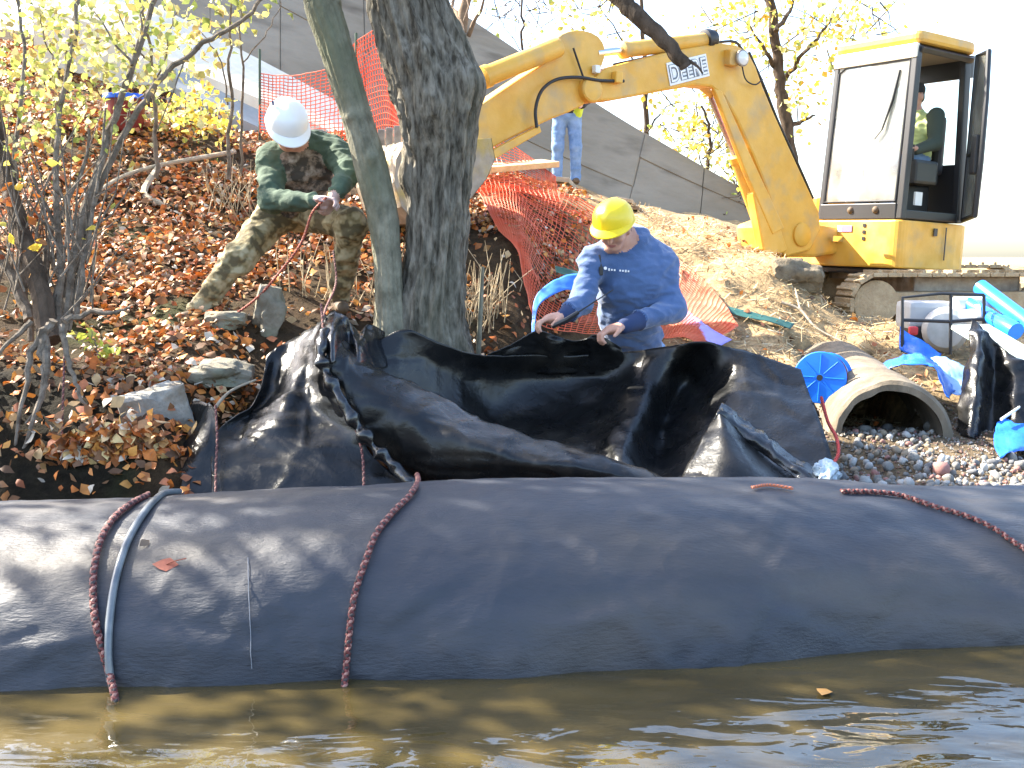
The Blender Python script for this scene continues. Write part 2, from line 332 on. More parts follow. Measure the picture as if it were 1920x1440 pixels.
# ------------------------------------------------------------------ dark water-filled tube across the stream
_tx = [-6, -1.55, -0.6, 0, 0.6, 1.2, 1.75, 3, 6]
_tw = [2.98, 3.095, 3.145, 3.195, 3.285, 3.415, 3.485, 3.71, 4.26]          # distance of its waterline
_tz = [0.37, 0.405, 0.455, 0.47, 0.455, 0.42, 0.37, 0.34, 0.30]         # height of its crown
def tube_par(x):
    return np.interp(x, _tx, _tw), np.interp(x, _tx, _tz)
TA = 0.66; TZC = -0.06
def tube_pt(x, th, off=0.0):
    """x along the stream, th: 0 = front waterline, pi/2 = crown, pi = back"""
    yw, zt = tube_par(x); c, s = np.cos(th), np.sin(th); e = 0.92
    r = 1 + 0.015 * fbm(np.stack([np.asarray(x) * 1.1, th * 0.8, th * 0], -1), 2)
    for rx, rd in ((-1.28, 0.012), (-0.50, 0.010), (1.62, 0.010)): r = r - rd * np.exp(-((x - rx + 0.10 * np.sin(th)) / 0.10) ** 2)
    # hanging swags in the fabric above the waterline
    fr = np.clip(1 - th / 0.75, 0, 1) ** 1.2
    sw = 0.020 * np.sin(x * 3.1 + 0.7) + 0.016 * np.sin(x * 7.3 + 2.0 + 2 * th) + 0.012 * fbm(np.stack([np.asarray(x) * 6, th * 3, th * 0 + 2], -1), 3)
    r = r + fr * sw + 0.006 * fbm(np.stack([np.asarray(x) * 4 + th * 2.2, th * 5, th * 0 + 7], -1), 3)
    X_ = np.asarray(x)
    for (cx, ct, sl, dp) in ((-0.95, 0.35, 1.4, 0.010), (-0.30, 0.55, -1.0, 0.009), (0.28, 0.40, 1.8, 0.012), (0.42, 0.30, 0.6, 0.010), (0.75, 0.22, -0.4, 0.014), (0.95, 0.30, 1.1, 0.010), (1.25, 0.45, -0.8, 0.008), (-1.45, 0.3, -1.2, 0.010), (0.05, 0.9, 0.5, 0.006), (0.9, 1.0, -0.6, 0.006)):
        u_ = (X_ - cx) * math.cos(sl) + (th - ct) * 0.55 * math.sin(sl); w_ = -(X_ - cx) * math.sin(sl) + (th - ct) * 0.55 * math.cos(sl)
        r = r + dp * np.exp(-(u_ / 0.035) ** 2 - (w_ / 0.16) ** 2) - dp * np.exp(-((u_ - 0.045) / 0.03) ** 2 - (w_ / 0.16) ** 2)
    wv_ = np.stack([X_ * 5.0 + th * 1.5, th * 4.0, th * 0 + 12], -1); r = r + 0.010 * (np.clip(1 - np.abs(fbm(wv_, 3)) * 1.9, 0, 1) ** 2.5 - 0.15) * (0.35 + 0.65 * np.clip(1.4 - th, 0, 1)) + 0.0035 * fbm(np.stack([X_ * 16 - th * 5, th * 9, th * 0 + 3], -1), 2)
    cy = np.sign(c) * np.abs(c) ** e; cz = np.sign(s) * np.abs(s) ** e
    return np.stack([np.asarray(x) + 0 * th, yw + TA - 0.015 - (TA * r + off) * cy, TZC + ((zt - TZC) * r + off) * cz], -1)
tx = np.concatenate([np.linspace(-6, -2.2, 40)[:-1], np.arange(-2.2, 2.4, 0.014), np.linspace(2.4, 6, 40)[1:]]); tth = np.linspace(-0.7, math.pi + 0.75, 150)
TH, TX = np.meshgrid(tth, tx, indexing='ij'); tg = tube_pt(TX, TH)
m = mat('tube_fabric', (0.021, 0.025, 0.035), (0.034, 0.037, 0.047), rough=0.40, scale=3.5, bump=0.35, bscale=70, rough2=0.58, spec=0.5, stretch=(0.45, 1.4, 1.4),
        dirt=((0.085, 0.07, 0.056), 2.2, 0.46, 0.80))
tube = thing('water_tube', 'long dark grey water-filled fabric tube lying across the stream', 'cofferdam', (0, 3.9, 0))
tube_skin = link_mesh('fabric_skin', tg.reshape(-1, 3), grid_faces(*tg.shape[:2]), m, tube, True)
def tube_hit(px, py, off=0.012):
    best = None; d = ray(px, py)
    D = np.arange(2.9, 4.6, 0.004); s = D / d.y; x = d.x * s; z = CAM_H + d.z * s
    yw, zt = tube_par(x); yc = yw + TA - 0.015
    val = np.abs((D - yc) / (TA + off)) ** 2 + np.abs((z - TZC) / (zt - TZC + off)) ** 2
    k = np.nonzero(val <= 1.0)[0]
    kk = k[0] if len(k) else int(np.argmin(val))
    th = math.atan2((z[kk] - TZC) / (zt[kk] - TZC), -(D[kk] - yc[kk]) / TA)
    q = tube_pt(np.array([x[kk]]), np.array([th]), off)[0]; return Vector(q), x[kk], th
# sewn seam and printed scuffs on the fabric
m_seam = mat('seam_thread', (0.16, 0.17, 0.19), rough=0.5)
for (p0, p1, wpx) in (((468, 1050), (472, 1262), 2.0),):
    mb = MB(); pts = [tube_hit(p0[0] + (p1[0] - p0[0]) * k / 14, p0[1] + (p1[1] - p0[1]) * k / 14, 0.004)[0] for k in range(15)]
    mb.tube(pts, 0.0014, 6); mb.build('seam', m_seam, tube, True)

# ------------------------------------------------------------------ concrete wing wall behind and its footing
m_conc = mat('weathered_concrete', (0.21, 0.165, 0.112), (0.31, 0.25, 0.18), rough=0.9, scale=1.1, bump=0.5, bscale=14, spec=0.2, stretch=(0.35, 0.35, 1.3), dirt=((0.13, 0.10, 0.068), 2.2, 0.52, 0.75))
ft = [P(60, -95, 12.0), P(290, 0, 12.8), P(430, 72, 13.4), P(620, 165, 14.2), P(850, 300, 15.2), P(1050, 360, 16.4), P(1250, 415, 17.8), P(1440, 440, 19.2)]
tp = [P(60, -420, 17.5), P(290, -300, 18.2), P(430, -220, 18.6), P(620, -110, 19.0), P(835, 5, 19.4), P(1110, 188, 19.8), P(1270, 285, 20.0), P(1442, 382, 20.2)]
for q in ft: q.z -= 0.15
pv = thing('slope_paving', 'weathered grey concrete slope paving whose top edge falls to the right', 'concrete slope', (0.5, 16, 2.2))
_f = np.array(catmull(ft, 24)); _t = np.array(catmull(tp, 24)); _bk = np.array((0.18, 0.28, -0.40))
def _sl(u, w):
    k = u * (len(_f) - 1.001); i_ = int(k); a_ = k - i_; return (_f[i_] * (1 - a_) + _f[i_ + 1] * a_) * (1 - w) + (_t[i_] * (1 - a_) + _t[i_ + 1] * a_) * w
rngp = np.random.default_rng(5); us = [0, 0.13, 0.25, 0.36, 0.47, 0.58, 0.69, 0.80, 0.90, 1.0]; ws = [0, 0.36, 0.70, 1.0]
mb = MB(); nn_ = 20; vs = [_sl(i_ / nn_, w) + _bk * 0.16 for w in (0, 1) for i_ in range(nn_ + 1)] + [_sl(i_ / nn_, w) + _bk for w in (0, 1) for i_ in range(nn_ + 1)]; q_ = nn_ + 1
mb.add(vs, [[i_, i_ + 1, q_ + i_ + 1, q_ + i_] for i_ in range(nn_)] + [[2 * q_ + i_, 3 * q_ + i_, 3 * q_ + i_ + 1, 2 * q_ + i_ + 1] for i_ in range(nn_)] + [[q_ + i_, q_ + i_ + 1, 3 * q_ + i_ + 1, 3 * q_ + i_] for i_ in range(nn_)]); mb.build('bedding', mat('joint_soil', (0.12, 0.095, 0.065), rough=0.95), pv)
for i_ in range(len(us) - 1):
    for j_ in range(3):
        mb = MB(); g_ = 0.0007; u0, u1, w0, w1 = us[i_] + g_, us[i_ + 1] - g_, ws[j_] + 0.0018, ws[j_ + 1] - (0.0018 if j_ < 2 else 0); n_ = 6; off = _bk * rngp.uniform(-0.03, 0.05)
        vs = [_sl(u0 + (u1 - u0) * k_ / n_, w) + off for w in (w0, w1) for k_ in range(n_ + 1)]; vs += [v_ + _bk * 0.3 for v_ in vs]; r_ = n_ + 1
        fs = [[k_, k_ + 1, r_ + k_ + 1, r_ + k_] for k_ in range(n_)] + [[2 * r_ + k_, 3 * r_ + k_, 3 * r_ + k_ + 1, 2 * r_ + k_ + 1] for k_ in range(n_)] + [[k_, 2 * r_ + k_, 2 * r_ + k_ + 1, k_ + 1] for k_ in range(n_)] + [[r_ + k_, r_ + k_ + 1, 3 * r_ + k_ + 1, 3 * r_ + k_] for k_ in range(n_)] + [[0, r_, 3 * r_, 2 * r_], [n_, 2 * r_ + n_, 3 * r_ + n_, r_ + n_]]
        mb.add(vs, fs); mb.build('panel', m_conc, pv)
# dark coping strip along the sloping edge
m_cop = mat('dark_stained_concrete', (0.05, 0.045, 0.04), (0.12, 0.10, 0.08), rough=0.9, scale=6)
# footing shelf
m_conc2 = mat('pale_concrete', (0.62, 0.55, 0.43), (0.76, 0.69, 0.56), rough=0.85, scale=2.2, bump=0.25, bscale=30, spec=0.2)
fo = thing('concrete_footing', 'pale sunlit concrete ledge below the wing wall on the hillside', 'concrete ledge', P(420, 190, 12.3))
def slab(name, ftop, btop, drop, m, parent):
    f = [np.array(p) for p in catmull(ftop, 8)]; bk = [np.array(p) for p in catmull(btop, 8)]; n = len(f); d = np.array((0, 0, -drop)); v = f + bk + [p + d for p in f] + [p + d for p in bk]; fs = []
    for i in range(n - 1):
        fs += [[i, i + 1, n + i + 1, n + i], [2 * n + i, 2 * n + i + 1, i + 1, i], [n + i, n + i + 1, 3 * n + i + 1, 3 * n + i], [3 * n + i, 3 * n + i + 1, 2 * n + i + 1, 2 * n + i]]
    fs += [[0, n, 3 * n, 2 * n], [n - 1, 3 * n - 1, 4 * n - 1, 2 * n - 1]]
    o = link_mesh(name, v, fs, m, parent, False); return o
slab('ledge_slab', [P(60, 10, 11.2), P(200, 55, 11.5), P(330, 118, 11.8), P(470, 178, 12.1), P(640, 255, 12.6)], [P(60, -60, 12.3), P(290, 12, 12.9), P(430, 82, 13.5), P(560, 150, 14.0), P(660, 205, 14.2)], 0.55, m_conc2, fo)
slab('lower_step', [P(330, 165, 11.2), P(400, 196, 11.4), P(480, 236, 11.6), P(600, 285, 11.9)], [P(330, 128, 11.8), P(400, 160, 12.0), P(480, 196, 12.25), P(600, 250, 12.5)], 0.8, mat('grey_concrete', (0.26, 0.26, 0.25), (0.36, 0.36, 0.34), rough=0.9, scale=3, bump=0.2), fo)

# ------------------------------------------------------------------ leaves
def leaf_cloud(c, nrm, size, cols, curl=0.42, rng=RNG):
    """c: N x 3 centres, nrm: N x 3 normals, cols: N x 3 -> verts, faces, vertex colours. Each leaf: 6 verts, 4 triangles, bent along its midrib"""
    N = len(c); nrm = nrm / (np.linalg.norm(nrm, axis=1, keepdims=True) + 1e-9); r = rng.normal(size=(N, 3)); a = np.cross(nrm, r); a /= np.linalg.norm(a, axis=1, keepdims=True) + 1e-9
    b = np.cross(nrm, a); s = np.asarray(size).reshape(-1, 1) * np.ones((N, 1)); w = s * (0.62 + 0.3 * rng.random((N, 1))); cu = (rng.random((N, 1)) - 0.3) * 2 * curl * s
    v = np.stack([c - a * s * 0.55, c - a * s * 0.08 + b * w * 0.5 + nrm * cu, c + a * s * 0.25 + b * w * 0.33 + nrm * cu, c + a * s * 0.6 + nrm * cu * 0.6,
                  c + a * s * 0.22 - b * w * 0.36 + nrm * cu, c - a * s * 0.10 - b * w * 0.5 + nrm * cu * 0.8], 1)
    k = (np.arange(N) * 6)[:, None]; f = np.concatenate([k + np.array([[0, 1, 5]]), k + np.array([[1, 2, 4]]), k + np.array([[1, 4, 5]]), k + np.array([[2, 3, 4]])], 0)
    return v.reshape(-1, 3), f, np.repeat(cols, 6, 0)
def pick_cols(n, pal, rng=RNG, jit=0.25):
    pal = np.array(pal); c = pal[rng.integers(0, len(pal), n)]; return (1.0 if len(pal) < 12 else 1.3) * c * (1 + jit * (rng.random((n, 1)) * 2 - 1))
def leaf_mat(name, tl, rough=0.55):
    return mat(name, (0.8, 0.8, 0.8), (1.1, 1.1, 1.1), rough=rough, scale=30, attr='Col', translucent=tl, spec=0.3)
M_litter = leaf_mat('fallen_leaf', 0.12); M_leaf = leaf_mat('autumn_leaf', 0.45, 0.5)
PAL_L = [(0.42, 0.13, 0.025), (0.36, 0.10, 0.02), (0.30, 0.095, 0.022), (0.24, 0.085, 0.025), (0.38, 0.14, 0.03), (0.17, 0.075, 0.03), (0.33, 0.18, 0.07), (0.45, 0.30, 0.15), (0.42, 0.36, 0.28), (0.10, 0.05, 0.025), (0.21, 0.06, 0.02), (0.46, 0.21, 0.05), (0.13, 0.065, 0.03), (0.26, 0.13, 0.06), (0.36, 0.13, 0.06)]
def litter(n, xr, yr, dens, size, pal, liftmax=0.045, seed=1):
    rng = np.random.default_rng(seed); x = rng.uniform(*xr, n); y = rng.uniform(*yr, n); px = 960 + FPX * x / y; keep = rng.random(n) < dens(px, y, x); x, y = x[keep], y[keep]
    z = terr(x, y); e = 0.05; nx = (terr(x - e, y) - terr(x + e, y)) / (2 * e); ny = (terr(x, y - e) - terr(x, y + e)) / (2 * e); k = len(x)
    nr = np.stack([nx, ny, np.ones(k)], 1); nr /= np.linalg.norm(nr, axis=1, keepdims=True); c = np.stack([x, y, z], 1) + nr * rng.uniform(0.006, liftmax, (k, 1)); nr = nr + rng.normal(size=(k, 3)) * 0.6
    return leaf_cloud(c, nr, rng.uniform(size[0], size[1], k), pick_cols(k, pal, rng), rng=rng)
def dens_l(px, y, x):
    cl = np.clip(0.62 + 1.2 * fbm(np.stack([x, y, x * 0], -1) * 1.6, 3), 0.08, 1)
    d = np.where(px < 1010, cl, np.clip(1 - (px - 1010) / 160, 0.0, 1) * cl); d = np.where((px > 1100) & (y > 6.4), 0.05 * cl, d)
    d = np.where((px < 170) & (y < 5.3), 0.28, d); return np.where(px < -260, 0, d)
v1, f1, c1 = litter(125000, (-6.8, 2.8), (4.55, 13.0), dens_l, (0.022, 0.062), PAL_L, seed=3)
leaf_litter = link_mesh('leaf_litter', v1, f1, M_litter, None, True, colors=c1, origin=(0, 0, 0)); set_tags(leaf_litter, 'rust brown and tan fallen leaves covering the bank', 'fallen leaves', kind='stuff')
# dry straw and chips on the sunny dirt
def straw(n, seed):
    rng = np.random.default_rng(seed); x = rng.uniform(0.3, 6, n); y = rng.uniform(6.6, 13, n); px = 960 + FPX * x / y; k = (px > 1150) & (px < 1960); x, y = x[k], y[k]; n = len(x)
    z = terr(x, y) + rng.uniform(0.004, 0.03, n); a = rng.uniform(0, 6.28, n); L = rng.uniform(0.015, 0.07, n); w = rng.uniform(0.002, 0.005, n); dz = rng.normal(size=n) * 0.02
    d = np.stack([np.cos(a) * L, np.sin(a) * L, dz], 1); s = np.stack([-np.sin(a) * w, np.cos(a) * w, 0 * w], 1); c = np.stack([x, y, z], 1); u = np.array((0, 0, 1)) * w[:, None]
    v = np.stack([c - d - s, c - d + s, c + d + s, c + d - s, c - d + u, c + d + u], 1).reshape(-1, 3); q = (np.arange(n) * 6)[:, None]
    f = np.concatenate([q + np.array([[0, 3, 5, 4]]), q + np.array([[4, 5, 2, 1]])], 0); col = np.repeat(pick_cols(n, [(0.5, 0.38, 0.2), (0.42, 0.3, 0.16), (0.28, 0.2, 0.11), (0.6, 0.5, 0.32)], rng), 6, 0); return v, f, col
v1, f1, c1 = straw(11000, 5); o = link_mesh('dry_straw', v1, f1, M_litter, None, True, colors=c1, origin=(0, 0, 0)); set_tags(o, 'pale dry straw and wood chips on the dug dirt', 'straw', kind='stuff')
# ------------------------------------------------------------------ black plastic liner bunched behind the tube
def PP(rows): return [[P(*q) for q in r] for r in rows]
M_liner = mat('black_liner', (0.0045, 0.0047, 0.0048), (0.010, 0.010, 0.0105), rough=0.20, scale=5, bump=0.22, bscale=30, rough2=0.36, spec=0.40, dirt=((0.05, 0.043, 0.034), 3.2, 0.55, 0.90))
M_linerg = mat('glossy_black_plastic', (0.006, 0.006, 0.007), rough=0.14, bump=0.25, bscale=18, scale=6, spec=0.7)
liner = thing('plastic_liner', 'crumpled black plastic liner sheet heaped between the tube and the bank', 'plastic sheet', (0.2, 5.1, 0.2))
lk = dict(thick=0.005, wscale=3.0)
sheet('back_panel', PP([
 [(705,640,5.45),(760,618,5.48),(830,645,5.55),(900,668,5.68),(1010,666,5.85),(1130,662,5.9),(1250,652,5.85),(1300,641,5.75),(1380,652,5.75),(1440,668,5.7),(1502,690,5.6)],
 [(690,680,5.36),(770,690,5.45),(840,705,5.6),(910,715,5.8),(1010,715,5.95),(1130,715,5.92),(1225,715,5.72),(1285,715,5.98),(1375,715,5.58),(1450,725,5.5),(1518,740,5.4)],
 [(720,740,5.3),(800,770,5.42),(880,780,5.6),(930,785,5.75),(1020,785,5.78),(1120,780,5.7),(1195,780,5.42),(1255,780,5.80),(1350,790,5.3),(1450,800,5.18),(1542,800,5.1)],
 [(760,830,5.1),(840,840,5.2),(900,850,5.35),(960,850,5.38),(1030,850,5.3),(1110,845,5.3),(1170,850,5.05),(1235,850,5.42),(1330,860,4.98),(1450,870,4.92),(1560,860,4.9)],
 [(800,930,4.75),(870,930,4.75),(930,930,4.75),(990,930,4.75),(1050,930,4.75),(1120,930,4.75),(1180,930,4.72),(1240,930,4.78),(1330,930,4.72),(1450,930,4.7),(1577,928,4.7)]]),
 M_liner, liner, 12, 14, wr=0.016, aniso=(1.2, 1, 0.7), **lk)
sheet('front_roll', PP([
 [(650,670,5.35),(715,720,5.4),(800,775,5.35),(890,820,5.2),(1000,855,5.05),(1120,880,4.9),(1265,910,4.75)],
 [(640,640,5.05),(705,685,5.1),(790,727,5.05),(890,778,4.95),(1000,820,4.85),(1120,848,4.75),(1262,893,4.68)],
 [(618,652,4.83),(675,708,4.80),(750,760,4.74),(855,812,4.67),(972,850,4.62),(1100,873,4.58),(1255,905,4.58)],
 [(602,700,4.82),(645,765,4.77),(710,828,4.74),(812,880,4.70),(940,905,4.66),(1080,915,4.61),(1240,925,4.58)],
 [(600,740,4.92),(640,800,4.86),(705,860,4.82),(790,925,4.80),(920,950,4.76),(1065,960,4.68),(1230,960,4.60)]]),
 M_liner, liner, 18, 16, wr=0.022, aniso=(1, 1, 1), **lk)
sheet('gathered_corner', PP([
 [(588,640,5.12),(606,600,5.15),(625,582,5.2),(652,596,5.12),(672,622,5.25),(690,608,5.35),(722,622,5.5)],
 [(592,672,5.0),(602,640,4.95),(625,625,4.86),(652,632,5.12),(672,650,5.02),(695,640,5.25),(722,645,5.5)],
 [(596,710,4.95),(606,690,4.85),(625,680,4.76),(650,680,4.98),(672,690,4.9),(695,690,5.12),(725,690,5.35)]]),
 M_linerg, liner, 10, 12, wr=0.007, thick=0.005, wscale=7)
sheet('left_panel', PP([
 [(500,672,5.25),(520,655,5.3),(552,640,5.35),(590,612,5.25),(612,592,5.15)],
 [(482,750,5.0),(508,738,5.12),(545,722,5.0),(580,705,5.05),(612,690,4.88)],
 [(408,808,4.8),(460,800,4.88),(520,792,4.8),(590,790,4.84),(664,800,4.72)],
 [(398,862,4.7),(460,862,4.7),(530,862,4.68),(600,862,4.66),(712,870,4.68)],
 [(398,930,4.55),(460,930,4.55),(530,930,4.55),(610,930,4.54),(790,930,4.58)]]),
 M_liner, liner, 14, 14, wr=0.018, aniso=(0.8, 1, 1.5), **lk)
hp = catmull([P(612, 625, 4.92), P(603, 660, 4.80), P(612, 700, 4.76), P(638, 748, 4.70), P(668, 792, 4.67), P(700, 835, 4.63), P(735, 872, 4.60), P(772, 908, 4.54), P(800, 940, 4.5)], 10)
mb = MB(); rr_h = [0.030 * (0.75 + 0.35 * math.sin(i_ * 0.31) ** 2 + 0.25 * math.sin(i_ * 0.83 + 1)) for i_ in range(len(hp))]; mb.tube([Vector(q_) for q_ in hp], rr_h, 14); mb.v = [tuple(np.array(v_) + 0.012 * np.array([fbm((np.array(v_) * 14 + k_ * 7)[None], 2)[0] for k_ in range(3)])) for v_ in mb.v]; mb.build('rolled_hem', M_linerg, liner, True)
sheet('left_flap', PP([
 [(384,770,4.86),(393,757,4.82),(403,775,4.75)], [(340,835,4.8),(372,830,4.72),(403,840,4.7)],
 [(285,895,4.7),(340,890,4.62),(403,890,4.62)], [(250,945,4.58),(330,945,4.54),(403,945,4.54)]]), M_liner, liner, 14, 12, wr=0.012, **lk)
sheet('left_underside', PP([[(362,754,5.05),(376,752,5.0),(392,758,4.93)], [(330,815,5.0),(350,818,4.96),(375,820,4.9)], [(305,870,4.9),(330,870,4.86),(360,870,4.8)]]), M_liner, liner, 8, 8, wr=0.006, **lk)
sheet('right_flap', PP([
 [(1335,782,4.97),(1348,768,4.94),(1362,776,4.97)], [(1305,840,4.82),(1368,838,4.70),(1422,842,4.86)],
 [(1275,897,4.68),(1380,890,4.58),(1482,897,4.72)], [(1262,945,4.56),(1385,945,4.52),(1522,945,4.56)]]), M_liner, liner, 14, 14, wr=0.012, **lk)
sheet('folded_hem', PP([
 [(1352,757,5.02),(1410,795,4.98),(1480,845,4.88),(1566,905,4.72)], [(1346,770,4.93),(1404,812,4.88),(1472,860,4.78),(1552,915,4.64)],
 [(1338,786,4.92),(1397,828,4.88),(1462,874,4.78),(1535,926,4.63)]]), M_linerg, liner, 14, 10, wr=0.012, thick=0.01, wscale=10)
sheet('held_edge', PP([
 [(915,664,5.83),(960,645,5.8),(1004,622,5.80),(1040,628,5.80),(1080,640,5.84),(1120,628,5.82),(1165,652,5.86)],
 [(915,680,5.85),(960,668,5.82),(1004,650,5.85),(1040,648,5.80),(1080,655,5.88),(1122,648,5.83),(1168,665,5.88)],
 [(915,700,5.90),(960,700,5.92),(1004,700,5.95),(1040,700,5.93),(1080,700,5.96),(1122,700,5.94),(1170,700,5.92)]]), M_liner, liner, 10, 12, wr=0.012, thick=0.005, wscale=8)
# clear plastic wrap bunched at the liner's corner
g = MB(); c = P(1550, 888, 4.74); bm = bmesh.new(); bmesh.ops.create_icosphere(bm, subdivisions=4, radius=1)
for v in bm.verts:
    q = np.array(v.co); k = 1 + 0.35 * float(fbm((q * 2.2)[None], 3)[0]); v.co = Vector((q[0] * 0.055 * k, q[1] * 0.05 * k, q[2] * 0.055 * k))
bm.verts.index_update(); g.add([c + v.co for v in bm.verts], [[v.index for v in f.verts] for f in bm.faces]); bm.free()
o = g.build('plastic_wrap', mat('clear_wrap', (0.55, 0.65, 0.72), (0.12, 0.16, 0.2), rough=0.12, scale=14, bump=0.6, bscale=20, spec=0.8), None, True); set_tags(o, 'bunched clear plastic wrap at the right corner of the black liner', 'plastic wrap')

# ------------------------------------------------------------------ ropes
M_red = mat('red_rope_strand', (0.17, 0.035, 0.03), (0.09, 0.015, 0.015), rough=0.7, scale=60, bump=0.3, bscale=300)
M_dk = mat('black_rope_strand', (0.02, 0.016, 0.018), (0.06, 0.045, 0.045), rough=0.7, scale=60, bump=0.3, bscale=300)
M_pk = mat('pale_rope_fleck', (0.30, 0.15, 0.12), rough=0.7)
def rope(name, label, pts, r, mats=None, pitch=0.055, cat='rope', sub=10, group=None):
    cp = catmull(pts, sub); L = [0]
    for a, b_ in zip(cp, cp[1:]): L.append(L[-1] + float(np.linalg.norm(b_ - a)))
    n = max(int(L[-1] / (pitch / 10)), 8); s = np.linspace(0, L[-1], n); c = np.stack([np.interp(s, L, [p[i] for p in cp]) for i in range(3)], 1)
    t = np.gradient(c, axis=0); t /= np.linalg.norm(t, axis=1, keepdims=True) + 1e-9; up = np.array((0.31, -0.85, 0.42)); a = np.cross(t, up); a /= np.linalg.norm(a, axis=1, keepdims=True) + 1e-9; b_ = np.cross(t, a)
    mb = MB(); mats = mats or [M_red, M_dk, M_pk]; ns = 4
    for k in range(ns):
        ph = 2 * math.pi * k / ns + s / pitch * 2 * math.pi * (1 if k % 2 else -1) * (1 if ns == 4 else 1); rr = r * (0.52 + 0.06 * np.sin(2 * ph))
        q = c + a * (np.cos(ph) * rr)[:, None] + b_ * (np.sin(ph) * rr)[:, None]
        mb.tube([Vector(p) for p in q], r * 0.55, 6, mi=(0, 1, 0, 2)[k] if len(mats) > 2 else k % len(mats))
    o = mb.build(name, mats, None, True); return set_tags(o, label, cat, group)
def on_tube(pxpts, off): return [tube_hit(x, y, off)[0] for x, y in pxpts]
R1 = on_tube([(276, 921), (245, 940), (215, 968), (192, 1010), (180, 1060), (176, 1110), (180, 1170), (190, 1225), (205, 1275)], 0.014); R1.append(PZ(216, 1312, 0.0)); R1.append(PZ(219, 1335, -0.03))
rope('tie_rope', 'red and black braided rope over the tube beside the pale hose', R1, 0.0115, pitch=0.042)
R2 = on_tube([(778, 912), (765, 930), (735, 960), (705, 1005), (685, 1060), (668, 1110), (658, 1160), (652, 1215), (647, 1265)], 0.013); R2.append(PZ(644, 1302, -0.02))
R2 = [P(782, 890, 4.5), P(784, 902, 4.2)] + R2
rope('tie_rope', 'red and black braided rope crossing the middle of the tube', R2, 0.0105, pitch=0.040)
R3 = on_tube([(1575, 918), (1640, 920), (1690, 924), (1750, 945), (1810, 965), (1860, 990), (1895, 1015), (1930, 1045), (1975, 1100)], 0.011); rope('tie_rope', 'brown red braided rope running over the tube toward the right edge', R3, 0.0095, pitch=0.038)
HS = on_tube([(305, 925), (285, 942), (262, 975), (243, 1015), (228, 1060), (215, 1110), (207, 1170), (203, 1230), (206, 1285)], 0.012); HS = [HS[0] + Vector((0.02, 0.12, -0.02))] + HS
mb = MB(); mb.tube([Vector(p) for p in catmull(HS, 8)], 0.0125, 10); o = mb.build('pale_hose', mat('pale_blue_hose', (0.19, 0.20, 0.20), (0.09, 0.105, 0.12), rough=0.3, scale=12, spec=0.6), None, True); set_tags(o, 'pale grey blue hose lying over the left of the tube', 'hose')
rope('thin_rope', 'thin red rope hanging down the left panel of the black liner', [P(602, 570, 5.2), P(606, 620, 5.05), P(612, 680, 4.86), P(640, 730, 4.78), P(660, 785, 4.70), P(675, 830, 4.66), P(681, 870, 4.60), P(682, 925, 4.48)], 0.006, pitch=0.03)
rope('thin_rope', 'thin dark red rope at the edge of the left liner flap', [P(404, 760, 4.78), P(407, 820, 4.68), P(405, 870, 4.60), P(404, 925, 4.5)], 0.0055, pitch=0.03)
rope('thin_rope', 'bright red rope hanging at the right edge of the liner by the blue reel', [P(1540, 745, 5.5), P(1552, 790, 5.3), P(1568, 820, 5.1), P(1572, 850, 4.95), P(1562, 875, 4.85), P(1560, 925, 4.72)], 0.008, mats=[mat('bright_red_cord', (0.62, 0.04, 0.03), rough=0.6), M_red], pitch=0.03)
rope('thin_rope', 'thin red rope dangling from the shrub roots at far left', [P(122, 640, 5.0), P(119, 720, 4.85), P(116, 820, 4.75), P(118, 925, 4.62)], 0.005, pitch=0.03)
rope('thin_rope', 'short orange cord loop on the tube crown below the right liner flap', on_tube([(1408, 914), (1440, 909), (1485, 914)], 0.012), 0.006, mats=[mat('orange_cord', (0.65, 0.16, 0.05), rough=0.6), M_pk], pitch=0.03)
# leaf lying on the tube
q, _, th = tube_hit(315, 1062, 0.006); vv, ff, cc = leaf_cloud(np.array([q]), np.array([(0, -math.cos(th), math.sin(th))]), 0.075, np.array([(0.32, 0.075, 0.035)])); fl = MB(); fl.add([tuple(p) for p in vv], ff.tolist()); fl.tube([q, q + Vector((0.03, 0.0, 0.012)), q + Vector((0.065, 0.0, 0.02))], 0.0018, 5)
o = fl.build('fallen_leaf', mat('rust_leaf', (0.34, 0.085, 0.04), (0.22, 0.05, 0.025), rough=0.6, scale=60), None, True); set_tags(o, 'single rust red leaf lying on the left of the tube', 'leaf')
q, _, th = tube_hit(275, 1020, 0.006); vv, ff, cc = leaf_cloud(np.array([q]), np.array([(0.4, -math.cos(th), math.sin(th))]), 0.04, np.array([(0.3, 0.2, 0.1)])); o = link_mesh('fallen_leaf', vv, ff, mat('brown_leaf', (0.12, 0.08, 0.05), rough=0.6), None); set_tags(o, 'small dark brown leaf beside the pale hose on the tube', 'leaf')
# ------------------------------------------------------------------ trees and shrubs
M_bark = mat('grey_bark', (0.055, 0.046, 0.034), (0.27, 0.24, 0.19), rough=0.92, scale=30, bump=1.0, bscale=44, stretch=(1, 1, 0.26), ramp=(0.36, 0.64), spec=0.15, dirt=((0.13, 0.125, 0.085), 2.5, 0.5, 0.8))
M_bark2 = mat('smooth_green_bark', (0.13, 0.12, 0.085), (0.28, 0.26, 0.19), rough=0.85, scale=16, bump=0.6, bscale=50, stretch=(1, 1, 0.6), spec=0.2, dirt=((0.14, 0.145, 0.09), 3, 0.48, 0.75))
M_bark3 = mat('dark_brown_bark', (0.045, 0.032, 0.022), (0.12, 0.085, 0.06), rough=0.9, scale=14, bump=0.8, bscale=50, stretch=(1, 1, 0.35), spec=0.15)
M_twig = mat('twig_bark', (0.095, 0.074, 0.054), (0.24, 0.195, 0.15), rough=0.9, scale=20, bump=0.5, bscale=60, spec=0.2)
